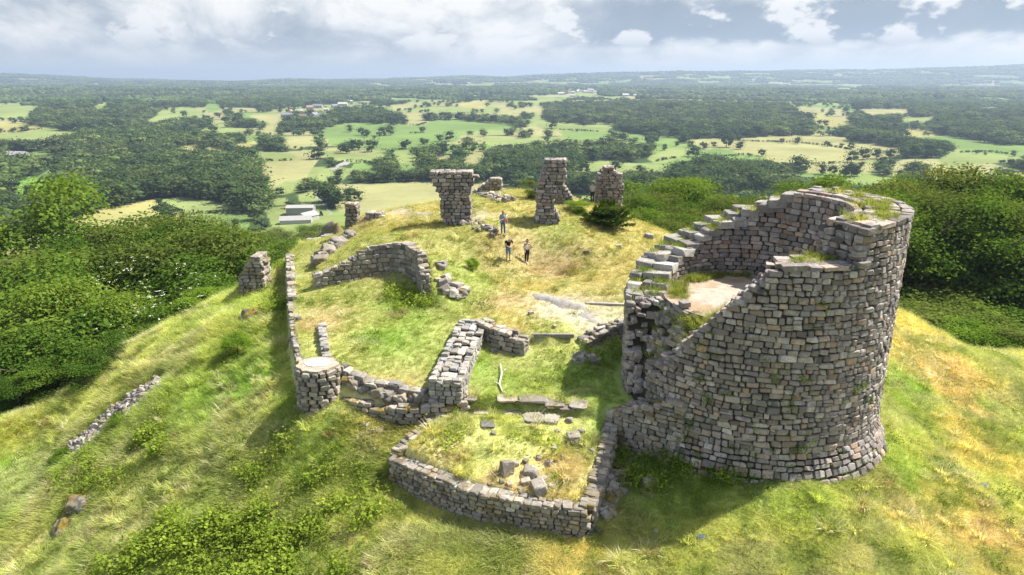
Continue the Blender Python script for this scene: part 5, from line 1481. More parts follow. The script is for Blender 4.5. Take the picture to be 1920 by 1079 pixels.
LT = [(20, 398, 92), (75, 392, 84), (130, 430, 88), (190, 432, 90), (250, 440, 92), (300, 428, 84), (345, 425, 80), (400, 438, 86), (445, 452, 90), (490, 440, 96), (520, 452, 84),
      (-40, 430, 80), (40, 440, 72), (100, 425, 70), (160, 462, 74), (230, 470, 76), (290, 468, 70), (350, 462, 66), (410, 470, 72), (455, 480, 68),
      (-60, 480, 64), (10, 490, 60), (80, 480, 60), (140, 498, 62), (200, 510, 60), (270, 500, 62), (330, 500, 58), (385, 500, 60), (430, 508, 56),
      (-50, 560, 50), (30, 548, 49), (95, 552, 52), (150, 560, 50), (215, 545, 54), (-20, 620, 44), (60, 610, 44), (120, 610, 46), (175, 592, 48), (20, 680, 40), (90, 665, 41.5), (-60, 690, 40)]
for i, (px, py, Y) in enumerate(LT):
    if i % 6 == 4: continue
    c = CR_BEECH[i % 4] if (px < 260 and py > 470) or i % 3 == 0 else CR_OAK[i % 4]
    tree_px(px, py, Y, c, 'leafy broadleaf tree at the far side of the left wood, against the valley' if i < 11 else 'leafy broadleaf tree in the middle of the left wood' if i < 29 else 'leafy broadleaf tree at the near edge of the left wood, beside the grass slope', (.8, 1.0, .9, 1.1)[i % 4], group=G1)
def blossoms(e, n, w, h, seed):
    r = np.random.default_rng(seed); d = r.normal(size=(n, 3)); d[:, 2] = abs(d[:, 2]) * .8 + .1; d /= np.linalg.norm(d, axis=1, keepdims=True)
    C = d * np.array((w * .62, w * .62, h * .55)) * r.uniform(.85, 1.08, (n, 1)) + np.array((0, 0, h * .45))
    P = (C[:, None] + r.normal(size=(n, 9, 3)) * np.array((.055, .055, .02))).reshape(-1, 3)
    V, Q = leaf_quads(P, np.tile([0, 0, 1.0], (len(P), 1)) + r.normal(size=P.shape) * .3, .065 * r.uniform(.7, 1.3, len(P)), r, .9)
    mobj('blossom', np_mesh('blossom', V, Q, None, True, [FLOWER]), e)
e = tree_px(262, 512, 50, CR_GREEN[0], 'flowering elder bush with flat white blossom heads at the edge of the left wood', 1.1, cat='bush', name='elder_bush'); blossoms(e, 75, e.children[0].scale[0] * .95, e.children[0].scale[2], 1)
e = tree_px(318, 540, 47, CR_GREEN[1], 'second elder bush with white blossom, lower down beside the bright green bush', 1.2, cat='bush', name='elder_bush'); blossoms(e, 42, e.children[0].scale[0] * .95, e.children[0].scale[2], 2)
tree_px(358, 528, 47.5, CR_BRIGHT[0], 'bright yellow green bush right of the white flowering elder', 1.15, cat='bush', name='leafy_bush')
tree_px(395, 520, 50, CR_GREEN[2], 'mid green bush at the right end of the left wood', 1.2, cat='bush', name='leafy_bush')
for i, (px, py, Y) in enumerate([(250, 600, 45), (205, 640, 42.5), (160, 668, 41), (285, 582, 45.5), (425, 530, 50), (450, 515, 52)]):
    tree_px(px, py, Y, CR_GREEN[i % 3], 'low green bush along the lower edge of the left wood', 1.3, cat='bush', name='leafy_bush', group='bushes along the left wood')
G2 = 'tall trees of the right hand wood'
RT = [(1585, 352, 78), (1625, 330, 84), (1668, 322, 78), (1700, 318, 84), (1735, 312, 76), (1780, 320, 84), (1822, 304, 76), (1870, 326, 72), (1915, 312, 78), (1960, 318, 72), (2010, 320, 76),
      (1640, 362, 70), (1690, 360, 66), (1745, 352, 64), (1795, 362, 66), (1845, 358, 62), (1895, 352, 62), (1945, 362, 60), (1735, 400, 67), (1790, 408, 66), (1850, 400, 65), (1905, 398, 65), (1960, 410, 63), (1765, 440, 64), (1830, 448, 63), (1890, 440, 62), (1950, 450, 61)]
for i, (px, py, Y) in enumerate(RT):
    c = (CR_BEECH[i % 4] if i % 2 else CR_OAK[(i + 1) % 4]) if i < 18 else (CR_DARK[i % 2] if i % 2 else CR_BEECH[i % 4])
    tree_px(px, py, Y, c, 'tall broadleaf tree forming the top outline of the wood right of the tower' if i < 11 else 'tall broadleaf tree in the middle of the wood right of the tower' if i < 18 else 'dark broadleaf tree at the lower edge of the wood right of the tower', 1.0, group=G2)
G3 = 'bushy trees behind the ruins on the right'
for i, (px, py, Y) in enumerate([(1185, 372, 80), (1225, 358, 84), (1262, 366, 80), (1300, 360, 86), (1340, 368, 82), (1380, 362, 84), (1420, 352, 88), (1455, 356, 84), (1495, 352, 90), (1540, 346, 88), (1575, 352, 92),
                                 (1205, 392, 72), (1250, 388, 72), (1300, 392, 70), (1350, 396, 72), (1400, 390, 74), (1450, 392, 72), (1232, 405, 68), (1285, 412, 66), (1340, 418, 66), (1390, 415, 66)]):
    tree_px(px, py, Y, CR_OAK[i % 4] if i % 3 else CR_BEECH[i % 4], 'bushy green tree on the slope behind the stair of the tower', 1.15, group=G3)
G4 = 'scrub on the right slope'
for i, (px, py, Y) in enumerate([(1712, 520, 55), (1750, 512, 57), (1795, 520, 55), (1840, 528, 54), (1885, 540, 52), (1930, 545, 52), (1720, 552, 50), (1765, 558, 50), (1815, 566, 49), (1865, 575, 48.5), (1915, 590, 47), (1960, 600, 46), (1735, 578, 47.5), (1785, 590, 47), (1840, 600, 46), (1890, 620, 45), (1940, 630, 44), (1700, 565, 48)]):
    bright = i in (12, 13, 14, 15)
    tree_px(px, py, Y, CR_BRIGHT[i % 2] if bright else (CR_BUSH + CR_GREEN)[i % 5], 'fresh bright green bush at the near edge of the scrub on the right' if bright else 'grey green scrub bush on the slope right of the tower', 1.5, cat='bush', name='leafy_bush', group='bright bushes on the right' if bright else G4)
def shrub(px, py, z, h, w, crown, label, name='shrub', cat='bush'):
    p = hit_near(px, py); return plant(p[0], p[1], h, w, crown, label, cat, name)
shrub(447, 670, -3.5, 1.9, 1.6, CR_BRIGHT[1], 'round yellow green bush alone on the left slope')
shrub(222, 800, -6.3, 1.1, 1.5, CR_GREEN[0], 'dark green bush beside the lower end of the scree')
shrub(120, 865, -8.2, 1.0, 1.3, CR_GREEN[1], 'leafy bush on the far left slope below the scree')
shrub(884, 502, .3, .8, 1.0, CR_BRIGHT[0], 'bright green tuft of broom left of the three people')
shrub(1000, 372, 2.0, 2.2, 1.7, CR_BUSH[0], 'small dark bush behind the gap between the pillars')
shrub(1085, 396, 1.9, 1.1, 2.0, CR_BRIGHT[1], 'pale green low bush left of the leaning person')
shrub(1576, 846, -4, .5, .6, CR_BRIGHT[0], 'fresh fern sprouting at the foot of the tower', 'weed_clump', 'weeds')
shrub(478, 470, -1.5, 1.0, 1.5, CR_GREEN[0], 'weeds crowning the overgrown wall block at the left')
shrub(505, 505, -1.6, 1.1, 1.6, CR_GREEN[1], 'ivy and weeds over the right half of the wall block at the left')
shrub(468, 540, -2.6, .8, 1.6, CR_GREEN[2], 'bramble at the foot of the overgrown wall block')
def pine_bush():
    p = hit_near(1138, 425); x, y = p[0], p[1]
    e = empty('pine_bush', (x, y, gz(x, y))); e.scale = (1.3, 1.2, 1.15); tag(e, 'young pine bush with upright shoots in front of the stocky pillar', 'pine')
    r = np.random.default_rng(8); m = MB(); P, Nn = [], []
    m.tube([(0, 0, -.1), (0, 0, .6), (.05, 0, 1.2)], [.09, .06, .02], 6)
    for k in range(70):
        a = r.uniform(0, 6.28); q = r.uniform(.1, 1.3); z0 = r.uniform(.02, .5) * (1.3 - q * .7); b = np.array((math.cos(a) * q * .4, math.sin(a) * q * .4, z0)); t = np.array((math.cos(a) * q * 1.25, math.sin(a) * q * 1.0, z0 + 1.35 - q * .8 + r.normal(0, .14)))
        m.tube([(0, 0, z0 * .6), b, t], [.03, .02, .006], 4)
        for u in np.linspace(.25, 1, 18):
            c = b + (t - b) * u
            for _ in range(9):
                d = r.normal(size=3) * .35 + (t - b); d /= np.linalg.norm(d); P.append(c + d * .09 + r.normal(size=3) * .03); Nn.append(np.cross(d, r.normal(size=3)))
    m.build('trunk', M_BARK, e, None, True)
    P = np.array(P); V, Q = leaf_quads(P, np.array(Nn), .2 * r.uniform(.7, 1.2, len(P)), r, .22)
    mobj('needles', np_mesh('needles', V, Q, None, True, [L_PINE]), e)
    f = mobj('foliage', near_crown('foliage', 590, L_PINE, .62, .62, .9, 14, 900, 8, .05, .2, low=-.1), e); f.scale = (2.1, 1.9, 1.75)
pine_bush()

# ---- valley trees
def far_tree(name, seed, mats, rx, hz, nl=12, leaves=320, leaf=.11, trunk=True):
    r = np.random.default_rng(seed)
    P, Nn, lob, r = crown_cloud(seed, rx, rx, hz, nl, leaves // 4, 4, leaf, .8, lsz=(.24, .40))
    P[:, 2] = P[:, 2] * .9 + .1 * hz
    V, Q = leaf_quads(P, Nn, leaf * r.uniform(.7, 1.3, len(P)), r, .8)
    Vs, Qs, b = [V], [Q], len(V)
    nu, nv = 8, 5
    for l in lob:                                       # solid hearts of the lobes
        th = np.linspace(.0, np.pi, nv + 1); ph = np.linspace(0, 2 * np.pi, nu, endpoint=False)
        T_, F_ = np.meshgrid(th, ph, indexing='ij')
        j = 1 + r.normal(0, .09, T_.shape)
        S = np.stack([np.sin(T_) * np.cos(F_) * l[3] * .98 * j + l[0], np.sin(T_) * np.sin(F_) * l[4] * .98 * j + l[1], (np.cos(T_) * l[5] * .9 * j + l[2]) * .9 + .1 * hz], -1).reshape(-1, 3)
        q = [(b + i * nu + k, b + (i + 1) * nu + k, b + (i + 1) * nu + (k + 1) % nu, b + i * nu + (k + 1) % nu) for i in range(nv) for k in range(nu)]
        Vs.append(S); Qs.append(np.array(q)); b += len(S)
    nleafq = sum(len(q) for q in Qs)
    if trunk:
        m = MB(); m.tube([(0, 0, -.12), (0, 0, .3 * hz)], [.035, .025], 5)
        fs = [f for f in m.f if len(f) == 4]
        Vs.append(np.array(m.v)); Qs.append(np.array(fs) + b)
    Q = np.concatenate(Qs); mi = np.r_[np.zeros(nleafq), np.ones(len(Q) - nleafq)]
    return np_mesh(name, np.concatenate(Vs), Q, None, True, mats, mi)
L_FAR = leaf_mat('valley_leaves', (.032, .058, .022), (.052, .084, .028), (.082, .115, .036), .25, big=.01)
FAR_I = [far_tree('valley_tree', 700 + i, [L_FAR, M_BARK], .52, 1.0) for i in range(5)]
FAR_S = [far_tree('valley_tree', 700 + i, [M_FOREST, M_BARK], .52, 1.0) for i in range(6)]
FAR_T = [far_tree('tall_valley_tree', 720 + i, [M_FOREST, M_BARK], .30, 1.0, 12, 260, .09) for i in range(2)]
def clump_mesh(name, seed):
    r = np.random.default_rng(seed); Vs, Qs, b = [], [], 0
    nu, nv = 7, 4
    for k in range(16):
        c = np.array((r.normal(0, .33), r.normal(0, .25), 0)); s = r.uniform(.10, .17); h = r.uniform(.12, .2)
        th = np.linspace(.0, np.pi * .75, nv + 1); ph = np.linspace(0, 2 * np.pi, nu, endpoint=False)
        T_, F_ = np.meshgrid(th, ph, indexing='ij'); j = 1 + r.normal(0, .1, T_.shape)
        S = np.stack([np.sin(T_) * np.cos(F_) * s * j + c[0], np.sin(T_) * np.sin(F_) * s * j + c[1], np.cos(T_) * h * .6 * j + h * .45], -1).reshape(-1, 3)
        Qs.append(np.array([(b + i * nu + k2, b + (i + 1) * nu + k2, b + (i + 1) * nu + (k2 + 1) % nu, b + i * nu + (k2 + 1) % nu) for i in range(nv) for k2 in range(nu)])); Vs.append(S); b += len(S)
    return np_mesh(name, np.concatenate(Vs), np.concatenate(Qs), None, True, [M_FOREST])
CLUMPS = [clump_mesh('wood_clump', 740 + i) for i in range(4)]

def scatter(name, meshes, P, scl, rot, col, idx, kind='stuff'):
    """copies of the meshes on points, each with its own size, turn and colour (one 'stuff' object)"""
    me = bpy.data.meshes.new(name); n = len(P)
    me.vertices.add(n); me.vertices.foreach_set('co', np.asarray(P, np.float32).ravel())
    def at(nm, ty, key, d):
        a = me.attributes.new(nm, ty, 'POINT'); a.data.foreach_set(key, np.ascontiguousarray(d).ravel())
    at('scl', 'FLOAT_VECTOR', 'vector', np.asarray(scl, np.float32)); at('rot', 'FLOAT_VECTOR', 'vector', np.asarray(rot, np.float32))
    at('col', 'FLOAT_VECTOR', 'vector', np.asarray(col, np.float32)); at('idx', 'INT', 'value', np.asarray(idx, np.int32))
    o = mobj(name, me)
    coll = bpy.data.collections.new(name + '_kinds')
    for k, m in enumerate(meshes):
        coll.objects.link(bpy.data.objects.new('%s_kind_%02d' % (name, k), m))
    ng = bpy.data.node_groups.new(name, 'GeometryNodeTree')
    ng.interface.new_socket('Geometry', in_out='INPUT', socket_type='NodeSocketGeometry'); ng.interface.new_socket('Geometry', in_out='OUTPUT', socket_type='NodeSocketGeometry')
    gi, go = ng.nodes.new('NodeGroupInput'), ng.nodes.new('NodeGroupOutput')
    ip = ng.nodes.new('GeometryNodeInstanceOnPoints'); ci = ng.nodes.new('GeometryNodeCollectionInfo')
    ci.inputs['Collection'].default_value = coll; ci.inputs['Separate Children'].default_value = True; ci.inputs['Reset Children'].default_value = True
    ip.inputs['Pick Instance'].default_value = True
    def na(nm, ty):
        a = ng.nodes.new('GeometryNodeInputNamedAttribute'); a.data_type = ty; a.inputs['Name'].default_value = nm
        return a.outputs['Attribute']
    ng.links.new(gi.outputs[0], ip.inputs['Points']); ng.links.new(ci.outputs[0], ip.inputs['Instance'])
    ng.links.new(na('idx', 'INT'), ip.inputs['Instance Index']); ng.links.new(na('scl', 'FLOAT_VECTOR'), ip.inputs['Scale'])
    e2r = ng.nodes.new('FunctionNodeEulerToRotation'); ng.links.new(na('rot', 'FLOAT_VECTOR'), e2r.inputs[0]); ng.links.new(e2r.outputs[0], ip.inputs['Rotation'])
    ng.links.new(ip.outputs[0], go.inputs[0])
    md = o.modifiers.new('scatter', 'NODES'); md.node_group = ng
    return tag(o, kind=kind)

rf = np.random.default_rng(21)
def ring_points(r0, r1, s, azl=48):
    n = int((r1 * r1 - r0 * r0) * R(2 * azl) / 2 / (s * s))
    r = np.sqrt(rf.uniform(r0 * r0, r1 * r1, n)); a = rf.uniform(-R(azl), R(azl), n)
    return np.sin(a) * r, np.cos(a) * r
ONFIELD = []
def wood_filter(X, Y, margin=True):
    Z = base_h(X, Y)
    keep = field_lookup(X, Y, Z) < 0
    return keep, Z
FR_COL = np.array([(.034, .060, .023), (.056, .092, .032), (.086, .130, .040), (.130, .175, .054), (.042, .064, .032)])
def forest_cols(X, Y, n):
    t = np.clip(fbm(X / 140, Y / 140, 61, 3) * 1.5 - .25 + rf.normal(0, .3, n), 0, .999) * 4
    i = t.astype(int); f = (t - i)[:, None]
    return FR_COL[i] * (1 - f) + FR_COL[np.minimum(i + 1, 4)] * f
PX, PY = [], []
for (r0, r1, s) in ((95, 260, 6.0), (260, 700, 9.2), (700, 1300, 11.5), (1300, 2300, 14)):
    x, y = ring_points(r0, r1, s); PX.append(x); PY.append(y)
X, Y = np.concatenate(PX), np.concatenate(PY)
keep, Z = wood_filter(X, Y)
w_, d_, _c = patchwork(X, Y); iw = in_woods(X, Y, Z) | (np.hypot(X, Y) < 330)
edge = d_ < 4.5
pk = np.where(iw | (w_ > .5), .97, np.where(edge, .85, .022))
keep &= rf.random(len(X)) < pk
# the castle hill itself: trees only on its lower slopes, thinning towards the sight lines over the crest
dcs = np.hypot(X - 2, Y - 42)
keep &= ~((dcs < 60) | ((dcs < 95) & (X > -32) & (X < 22)) | ((dcs < 75) & (X < -60)))
# keep bases out of the fields and off the buildings, and crowns low where they would stand in front of a field edge
hh_all = 9.0 + 8.5 * rf.random(len(X)) ** 1.3
hh_all = np.where(~iw & (w_ < .5), hh_all * .72, hh_all)
def covers(X, Y, Z):
    w = hh_all * .42
    return (field_lookup(X, Y, Z) >= 0) | (field_lookup(X - w, Y, Z) >= 0) | (field_lookup(X + w, Y, Z) >= 0)
low = np.full(len(X), 9.0)
for f in (.95, .8, .65, .5, .35, .22): low = np.where(covers(X, Y, Z + hh_all * f), f, low)
keep &= ~covers(X, Y, Z + 1.5)
hh_all = np.where(low < 2, hh_all * low * 1.02, hh_all)
keep &= ~((low < 2) & ((hh_all < 3.0) | (rf.random(len(X)) < .55)))
bx = [o.location for o in bpy.data.objects if o.parent is None and o.get('category') in ('house', 'barn', 'shed', 'tractor')]
for b in bx:
    keep &= ~((np.hypot(X - b.x, Y - b.y) < 15) | ((abs(X - b.x * Y / b.y) < np.where(b.y < 800, 13, 15)) & (Y < b.y) & (Y > b.y - (55 if b.y < 800 else 150))))
X, Y, Z, hh = X[keep], Y[keep], Z[keep], hh_all[keep]
n = len(X)
dist = np.hypot(X, Y)
hh = np.where(dist < 260, hh * .9, hh)
ww = hh * rf.uniform(.95, 1.4, n)
cols = forest_cols(X, Y, n)
pick = rf.integers(0, 6, n); tall = rf.random(n) < .08; pick = np.where(tall, 6 + rf.integers(0, 2, n), pick)
# the 200 wood trees that show largest are things of their own; the others are the far woodland
size = hh / dist
inview = (abs(proj(X, Y, Z)[0] - 960) < 950) & (dist > 330)
order = np.argsort(-size * inview)[:190]
sel = np.zeros(n, bool); sel[order] = True
for k in order:
    o = bpy.data.objects.new('valley_tree', FAR_I[int(rf.integers(5))]); COL.objects.link(o)
    o.location = (X[k], Y[k], Z[k]); o.scale = (ww[k], ww[k], hh[k]); o.rotation_euler = (0, 0, rf.uniform(0, 6.28))
    tag(o, 'round crowned green tree at the near edge of the valley woods', 'tree', 'trees at the near edge of the valley woods')
q = ~sel & (dist < 340)
scatter('hillside_woodland', CR_BEECH + CR_OAK, np.c_[X[q], Y[q], Z[q]], np.c_[ww[q], ww[q], hh[q]], np.c_[np.zeros(q.sum()), np.zeros(q.sum()), rf.uniform(0, 6.28, q.sum())], cols[q], rf.integers(0, 8, q.sum()))
q = ~sel & (dist >= 340)
scatter('far_woodland', FAR_S + FAR_T, np.c_[X[q], Y[q], Z[q]], np.c_[ww[q], ww[q], hh[q]], np.c_[np.zeros(q.sum()), np.zeros(q.sum()), rf.uniform(0, 6.28, q.sum())], cols[q], pick[q])
print('woodland trees', n)
PX, PY = [], []
for (r0, r1, s) in ((2300, 4500, 26), (4500, 9500, 52)):
    x, y = ring_points(r0, r1, s, 46); PX.append(x); PY.append(y)
X, Y = np.concatenate(PX), np.concatenate(PY); keep, Z = wood_filter(X, Y); w_, d_, _c = patchwork(X, Y); keep &= rf.random(len(X)) < np.where((w_ > .5) | in_woods(X, Y, Z), .97, np.where(d_ < 14, .75, .04))
for b in bx:
    if b.y > 1500: keep &= ~((abs(X - b.x * Y / b.y) < 45) & (Y < b.y + 30) & (Y > b.y - 420))
X, Y, Z = X[keep], Y[keep], Z[keep]; n = len(X); d = np.hypot(X, Y); s = np.interp(d, [2300, 9500], [52, 110]) * rf.uniform(.8, 1.3, n)
scatter('distant_woods', CLUMPS, np.c_[X, Y, Z - 1], np.c_[s * 1.2, s, np.interp(d, [2300, 9500], [58, 85]) * rf.uniform(.7, 1.3, n)], np.c_[np.zeros(n), np.zeros(n), rf.uniform(0, 6.28, n)], forest_cols(X, Y, n), rf.integers(0, 4, n))
# single trees standing in the fields
def zp(x0, x, y): return x0 + x * .2781, 130 + y * .2781
lone = [zp(480, *p) + (s,) for p, s in [((637, 425), 11), ((710, 448), 11), ((750, 458), 11), ((830, 455), 7), ((860, 450), 13), ((905, 445), 14), ((1125, 430), 9), ((1120, 510), 9), ((1010, 538), 13), ((1235, 488), 9), ((1300, 485), 13), ((1150, 505), 6), ((650, 550), 15), ((690, 545), 13), ((780, 560), 15), ((610, 570), 13), ((570, 560), 9), ((800, 470), 5), ((440, 440), 8), ((690, 890), 8), ((620, 905), 6), ((640, 880), 9), ((490, 930), 17), ((530, 935), 13), ((455, 900), 15)]]
lone += [zp(960, *p) + (s,) for p, s in [((1155, 500), 12), ((1445, 528), 16), ((1540, 542), 11), ((1290, 540), 10), ((1205, 528), 9), ((1235, 592), 12), ((700, 690), 10), ((865, 705), 9), ((745, 640), 7), ((1360, 525), 7), ((1110, 520), 6), ((1190, 590), 7), ((505, 700), 5), ((470, 700), 12), ((270, 400), 15), ((1030, 550), 8), ((1680, 590), 8)]]
lone += [zp(1440, *p) + (s,) for p, s in [((200, 505), 9), ((400, 523), 8), ((495, 532), 6), ((560, 540), 9), ((95, 500), 6), ((205, 695), 17), ((350, 375), 9), ((385, 385), 10), ((1055, 447), 6), ((730, 605), 11), ((820, 598), 11), ((520, 725), 13), ((560, 725), 12), ((370, 712), 10), ((430, 718), 9), ((600, 722), 9), ((925, 455), 11), ((1080, 450), 4), ((1650, 590), 7), ((1410, 575), 5), ((1460, 580), 4), ((780, 625), 6), ((640, 610), 13), ((560, 630), 13), ((1630, 660), 8), ((630, 660), 6)]]
lone += [zp(0, *p) + (s,) for p, s in [((90, 428), 8), ((150, 425), 8), ((185, 418), 8), ((140, 352), 8), ((75, 352), 7), ((15, 350), 7), ((5, 432), 7), ((1170, 300), 9), ((1245, 325), 12), ((1130, 1010), 9), ((1110, 1000), 11), ((1150, 1015), 8), ((190, 860), 9), ((1590, 1079), 6), ((1520, 1085), 5), ((1365, 560), 13), ((1435, 445), 14), ((45, 240), 12), ((250, 240), 11)]]
for i, (px, py, h) in enumerate(lone):
    p = hit(px, py); h = h * (1.0 if p[1] < 900 else 1.1)
    o = bpy.data.objects.new('field_tree', FAR_I[i % 5]); COL.objects.link(o)
    o.location = p; o.scale = (h * 1.05, h * 1.05, h); o.rotation_euler = (0, 0, i * 1.7)
    tag(o, 'single round tree standing free in a valley field', 'tree', 'single trees in the valley fields')
# hedges between the fields: each one is a line of small bushes joined in one mesh
hl = [([(292, 377), (314, 389), (345, 402), (343, 412), (338, 425)], 'dark hedge bending down through the near yellow field at the left'), ([(350, 402), (400, 401), (456, 401)], 'straight hedge between the two green fields left of the farm'),
      ([(767, 251), (780, 251), (797, 250)], 'short hedge fragment in the middle of the big green field'), ([(766, 236), (783, 236), (800, 231)], 'short hedge at the top edge of the big green field'),
      ([(715, 283), (735, 282), (757, 281), (790, 279)], 'hedge along the bottom of the big green field'), ([(1049, 244), (1080, 245), (1122, 248)], 'hedge between two small fields above the tall pillar'),
      ([(1230, 304), (1250, 299), (1266, 297)], 'small hedge at the left end of the right hand pastures'), ([(1316, 292), (1350, 295), (1394, 291)], 'hedge below the green pasture with the big round tree'),
      ([(1440, 266), (1500, 269), (1550, 274), (1596, 281)], 'long thin hedge across the wide tan field'), ([(1440, 308), (1500, 310), (1573, 307)], 'hedge under the wide tan field'),
      ([(1795, 287), (1850, 285), (1890, 290)], 'broken hedge between the far right green fields'), ([(0, 249), (40, 247), (80, 242)], 'hedge between the two pale fields at the far left'), ([(480, 300), (508, 303), (550, 302)], 'hedge above the tan pasture in the middle of the valley'),
      ([(616, 316), (640, 305), (658, 304), (690, 305), (715, 314)], 'hedge along the curving lane in the valley'), ([(1468, 268), (1420, 266), (1350, 263)], 'row of bushes along the upper edge of the right hand meadow')]
for i, (pp, lab) in enumerate(hl):
    H3 = [hit(*p) for p in pp]; P = Path([(p[0], p[1]) for p in H3]); r = np.random.default_rng(60 + i)
    c0 = H3[0]; n = int(P.L / 1.1); Pts = []
    for k in range(n):
        c, _, nr = P.at(r.uniform(0, P.L), r.normal(0, .7)); hgt = 1.7 + 1.3 * vnoise(c[0] / 9, c[1] / 9, 5)
        for _ in range(9): Pts.append((c[0] - c0[0] + r.normal(0, .55), c[1] - c0[1] + r.normal(0, .55), base_h(np.array([c[0]]), np.array([c[1]]))[0] - c0[2] + r.uniform(.1, hgt)))
    Pts = np.array(Pts); V, Q = leaf_quads(Pts, r.normal(size=Pts.shape) + (0, 0, .8), r.uniform(.8, 1.5, len(Pts)), r, .8)
    o = mobj('field_hedge', np_mesh('field_hedge', V, Q, None, True, [L_FAR]), None, c0); tag(o, lab, 'hedge')

# ------------------------------------------------------------------ grass, weeds and flowers on the castle hill
def tuft(name, seed, blades, h, spread, wid, bend, mat, seed_heads=False):
    r = np.random.default_rng(seed); V, Q, T, b = [], [], [], 0
    for k in range(blades):
        a = r.uniform(0, 6.28); q = spread * math.sqrt(r.random()); x, y = q * math.cos(a), q * math.sin(a)
        d = np.array((math.cos(a + r.normal(0, .6)), math.sin(a + r.normal(0, .6)), 0)); s = np.array((-d[1], d[0], 0)) * wid * r.uniform(.7, 1.3)
        hh = h * r.uniform(.55, 1.1); bd = bend * r.uniform(.4, 1.3)
        p0 = np.array((x, y, -.03)); p1 = p0 + (0, 0, hh * .6) + d * bd * .35 * hh; p2 = p0 + (0, 0, hh) + d * bd * hh
        V += [p0 - s, p0 + s, p1 + s * .8, p1 - s * .8, p2]
        Q.append((b, b + 1, b + 2, b + 3)); T.append((b + 3, b + 2, b + 4)); b += 5
    return np_mesh(name, np.array(V), Q, T, True, [mat])
def weed(name, seed, n, h, spread, leaf, mat):
    r = np.random.default_rng(seed); P = r.normal(size=(n, 3)) * np.array((spread, spread, 0)); P[:, 2] = r.uniform(.1, 1, n) * h
    V, Q = leaf_quads(P, np.tile([0, 0, 1.0], (n, 1)) + r.normal(size=(n, 3)) * .5, leaf * r.uniform(.6, 1.3, n), r, .7)
    return np_mesh(name, V, Q, None, True, [mat])
TUFTS = [tuft('grass_tuft', 800 + i, 22, .24, .19, .0095, 1.15, M_GRASS) for i in range(3)] + [tuft('tall_tuft', 810 + i, 26, .42, .18, .008, 1.25, M_GRASS) for i in range(2)]
WEEDS = [weed('weed', 820 + i, 46, .34, .18, .09, M_GRASS) for i in range(2)]
FLW = [weed('flower', 830 + i, 10, .36, .16, .05, M_GRASS) for i in range(2)]
BLOCK = []          # where nothing grows: (polyline, half width)
for pl, hw in ((bp, .34), (front_p, .32), (cwp, .8), (rwp, .45), (rwq, .5), (npth, .35), (kp, .22), (TERR[1:5], .3), ([(4.55, 27.75), (7.3, 25.95)], .5), (ep, .3)): BLOCK.append((pl, hw))
BLOCK.append(([W(300, 722, -5.3), W(250, 752, -5.9), W(190, 785, -6.7), W(128, 826, -7.6)], .8))
rg = np.random.default_rng(33)
def sample_hill(n, y0, y1, power=1.0):
    """points over the visible hill, denser near the camera"""
    u = rg.random(n); Y = y0 + (y1 - y0) * u ** power
    X = rg.uniform(-1, 1, n) * (Y * .86 + 5)
    return X, Y
def growable(X, Y, tower_r=RO + .35):
    k = (np.hypot(X - TC[0], Y - TC[1]) > tower_r) & (np.hypot(X + 9.2, Y - 29.75) > .95) & (np.hypot(X - 2, Y - 42) < 60)
    for pl, hw in BLOCK: k &= line_d(X, Y, pl) > hw
    return k
bare = [(P_, s_) for P_, s_ in (((1040, 572, -.4), 2.2), ((1095, 592, -.6), 2.4), ((900, 412, 2.2), 1.3), ((740, 400, 2.1), 1.6), ((660, 715, -1.5), 1.0), ((930, 430, 1.9), 1.2), ((605, 640, -1), .8), ((560, 520, -.6), .6), ((1090, 650, -1.6), .5))]
def thin(X, Y):
    w = np.zeros(len(X))
    for P_, s_ in bare:
        c = W(*P_); w = np.maximum(w, np.exp(-((X - c[0]) ** 2 + (Y - c[1]) ** 2) / (s_ ** 2)))
    return w
X, Y = sample_hill(340000, 16.5, 66, 1.5)
k = growable(X, Y); k &= rg.random(len(X)) > thin(X, Y) * .95
X, Y = X[k], Y[k]; Z = ground(X, Y)
px, py, dep = proj(X, Y, Z)
k = (px > -420) & (px < 2240) & (py < 1400); X, Y, Z = X[k], Y[k], Z[k]; n = len(X)
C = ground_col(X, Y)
# the mown courtyards are short, the outer slopes long and tousled
inside = smooth(-.2, .6, poly_sd(X, Y, PLAT)); lush = smooth(.19, .14, C[:, 0])
long_ = (1 - inside) * smooth(.45, .62, fbm(X / 3.1, Y / 3.1, 41, 3)) * (X < 4)
onb = smooth(-.3, .2, poly_sd(X, Y, BAST))
h = (.42 + .38 * fbm(X / 1.3, Y / 1.3, 43, 3)) * (1 - .42 * inside) * (1 - .55 * onb) * (1 + .55 * long_) * np.interp(Y, [18, 60], [.68, 1.3])
dry = smooth(.50, .66, fbm(X / 2.2, Y / 1.6, 47, 4))[:, None]
C = C * (1 - dry * .6) + np.array((.56, .52, .33)) * dry * .6
dk = smooth(.56, .7, fbm(X / 1.5, Y / 1.5, 49, 3))[:, None] * (1 - inside[:, None])
C = C * (1 - dk * .5) + np.array((.17, .26, .045)) * dk * .5
gm = smooth(.44, .62, fbm(X / 1.7, Y / 1.7, 91, 4))[:, None]
C = C * (1 - gm * .4) + np.array((.27, .34, .09)) * gm * .4
C = C * rg.uniform(.8, 1.2, (n, 1))
idx = np.where((rg.random(n) < .25 + .5 * long_), 3 + rg.integers(0, 2, n), rg.integers(0, 3, n))
wind = fbm(X / 2.5, Y / 2.5, 53, 2) - .5
scatter('grass', TUFTS, np.c_[X, Y, Z], np.c_[h * 1.15, h * 1.15, h], np.c_[rg.normal(.0, .15, n), rg.normal(0, .15, n), rg.uniform(0, 6.28, n)], C, idx)
X, Y = sample_hill(9000, 18, 58, 1.2); k = growable(X, Y); X, Y = X[k], Y[k]; out_ = 1 - smooth(-.3, .3, poly_sd(X, Y, PLAT))
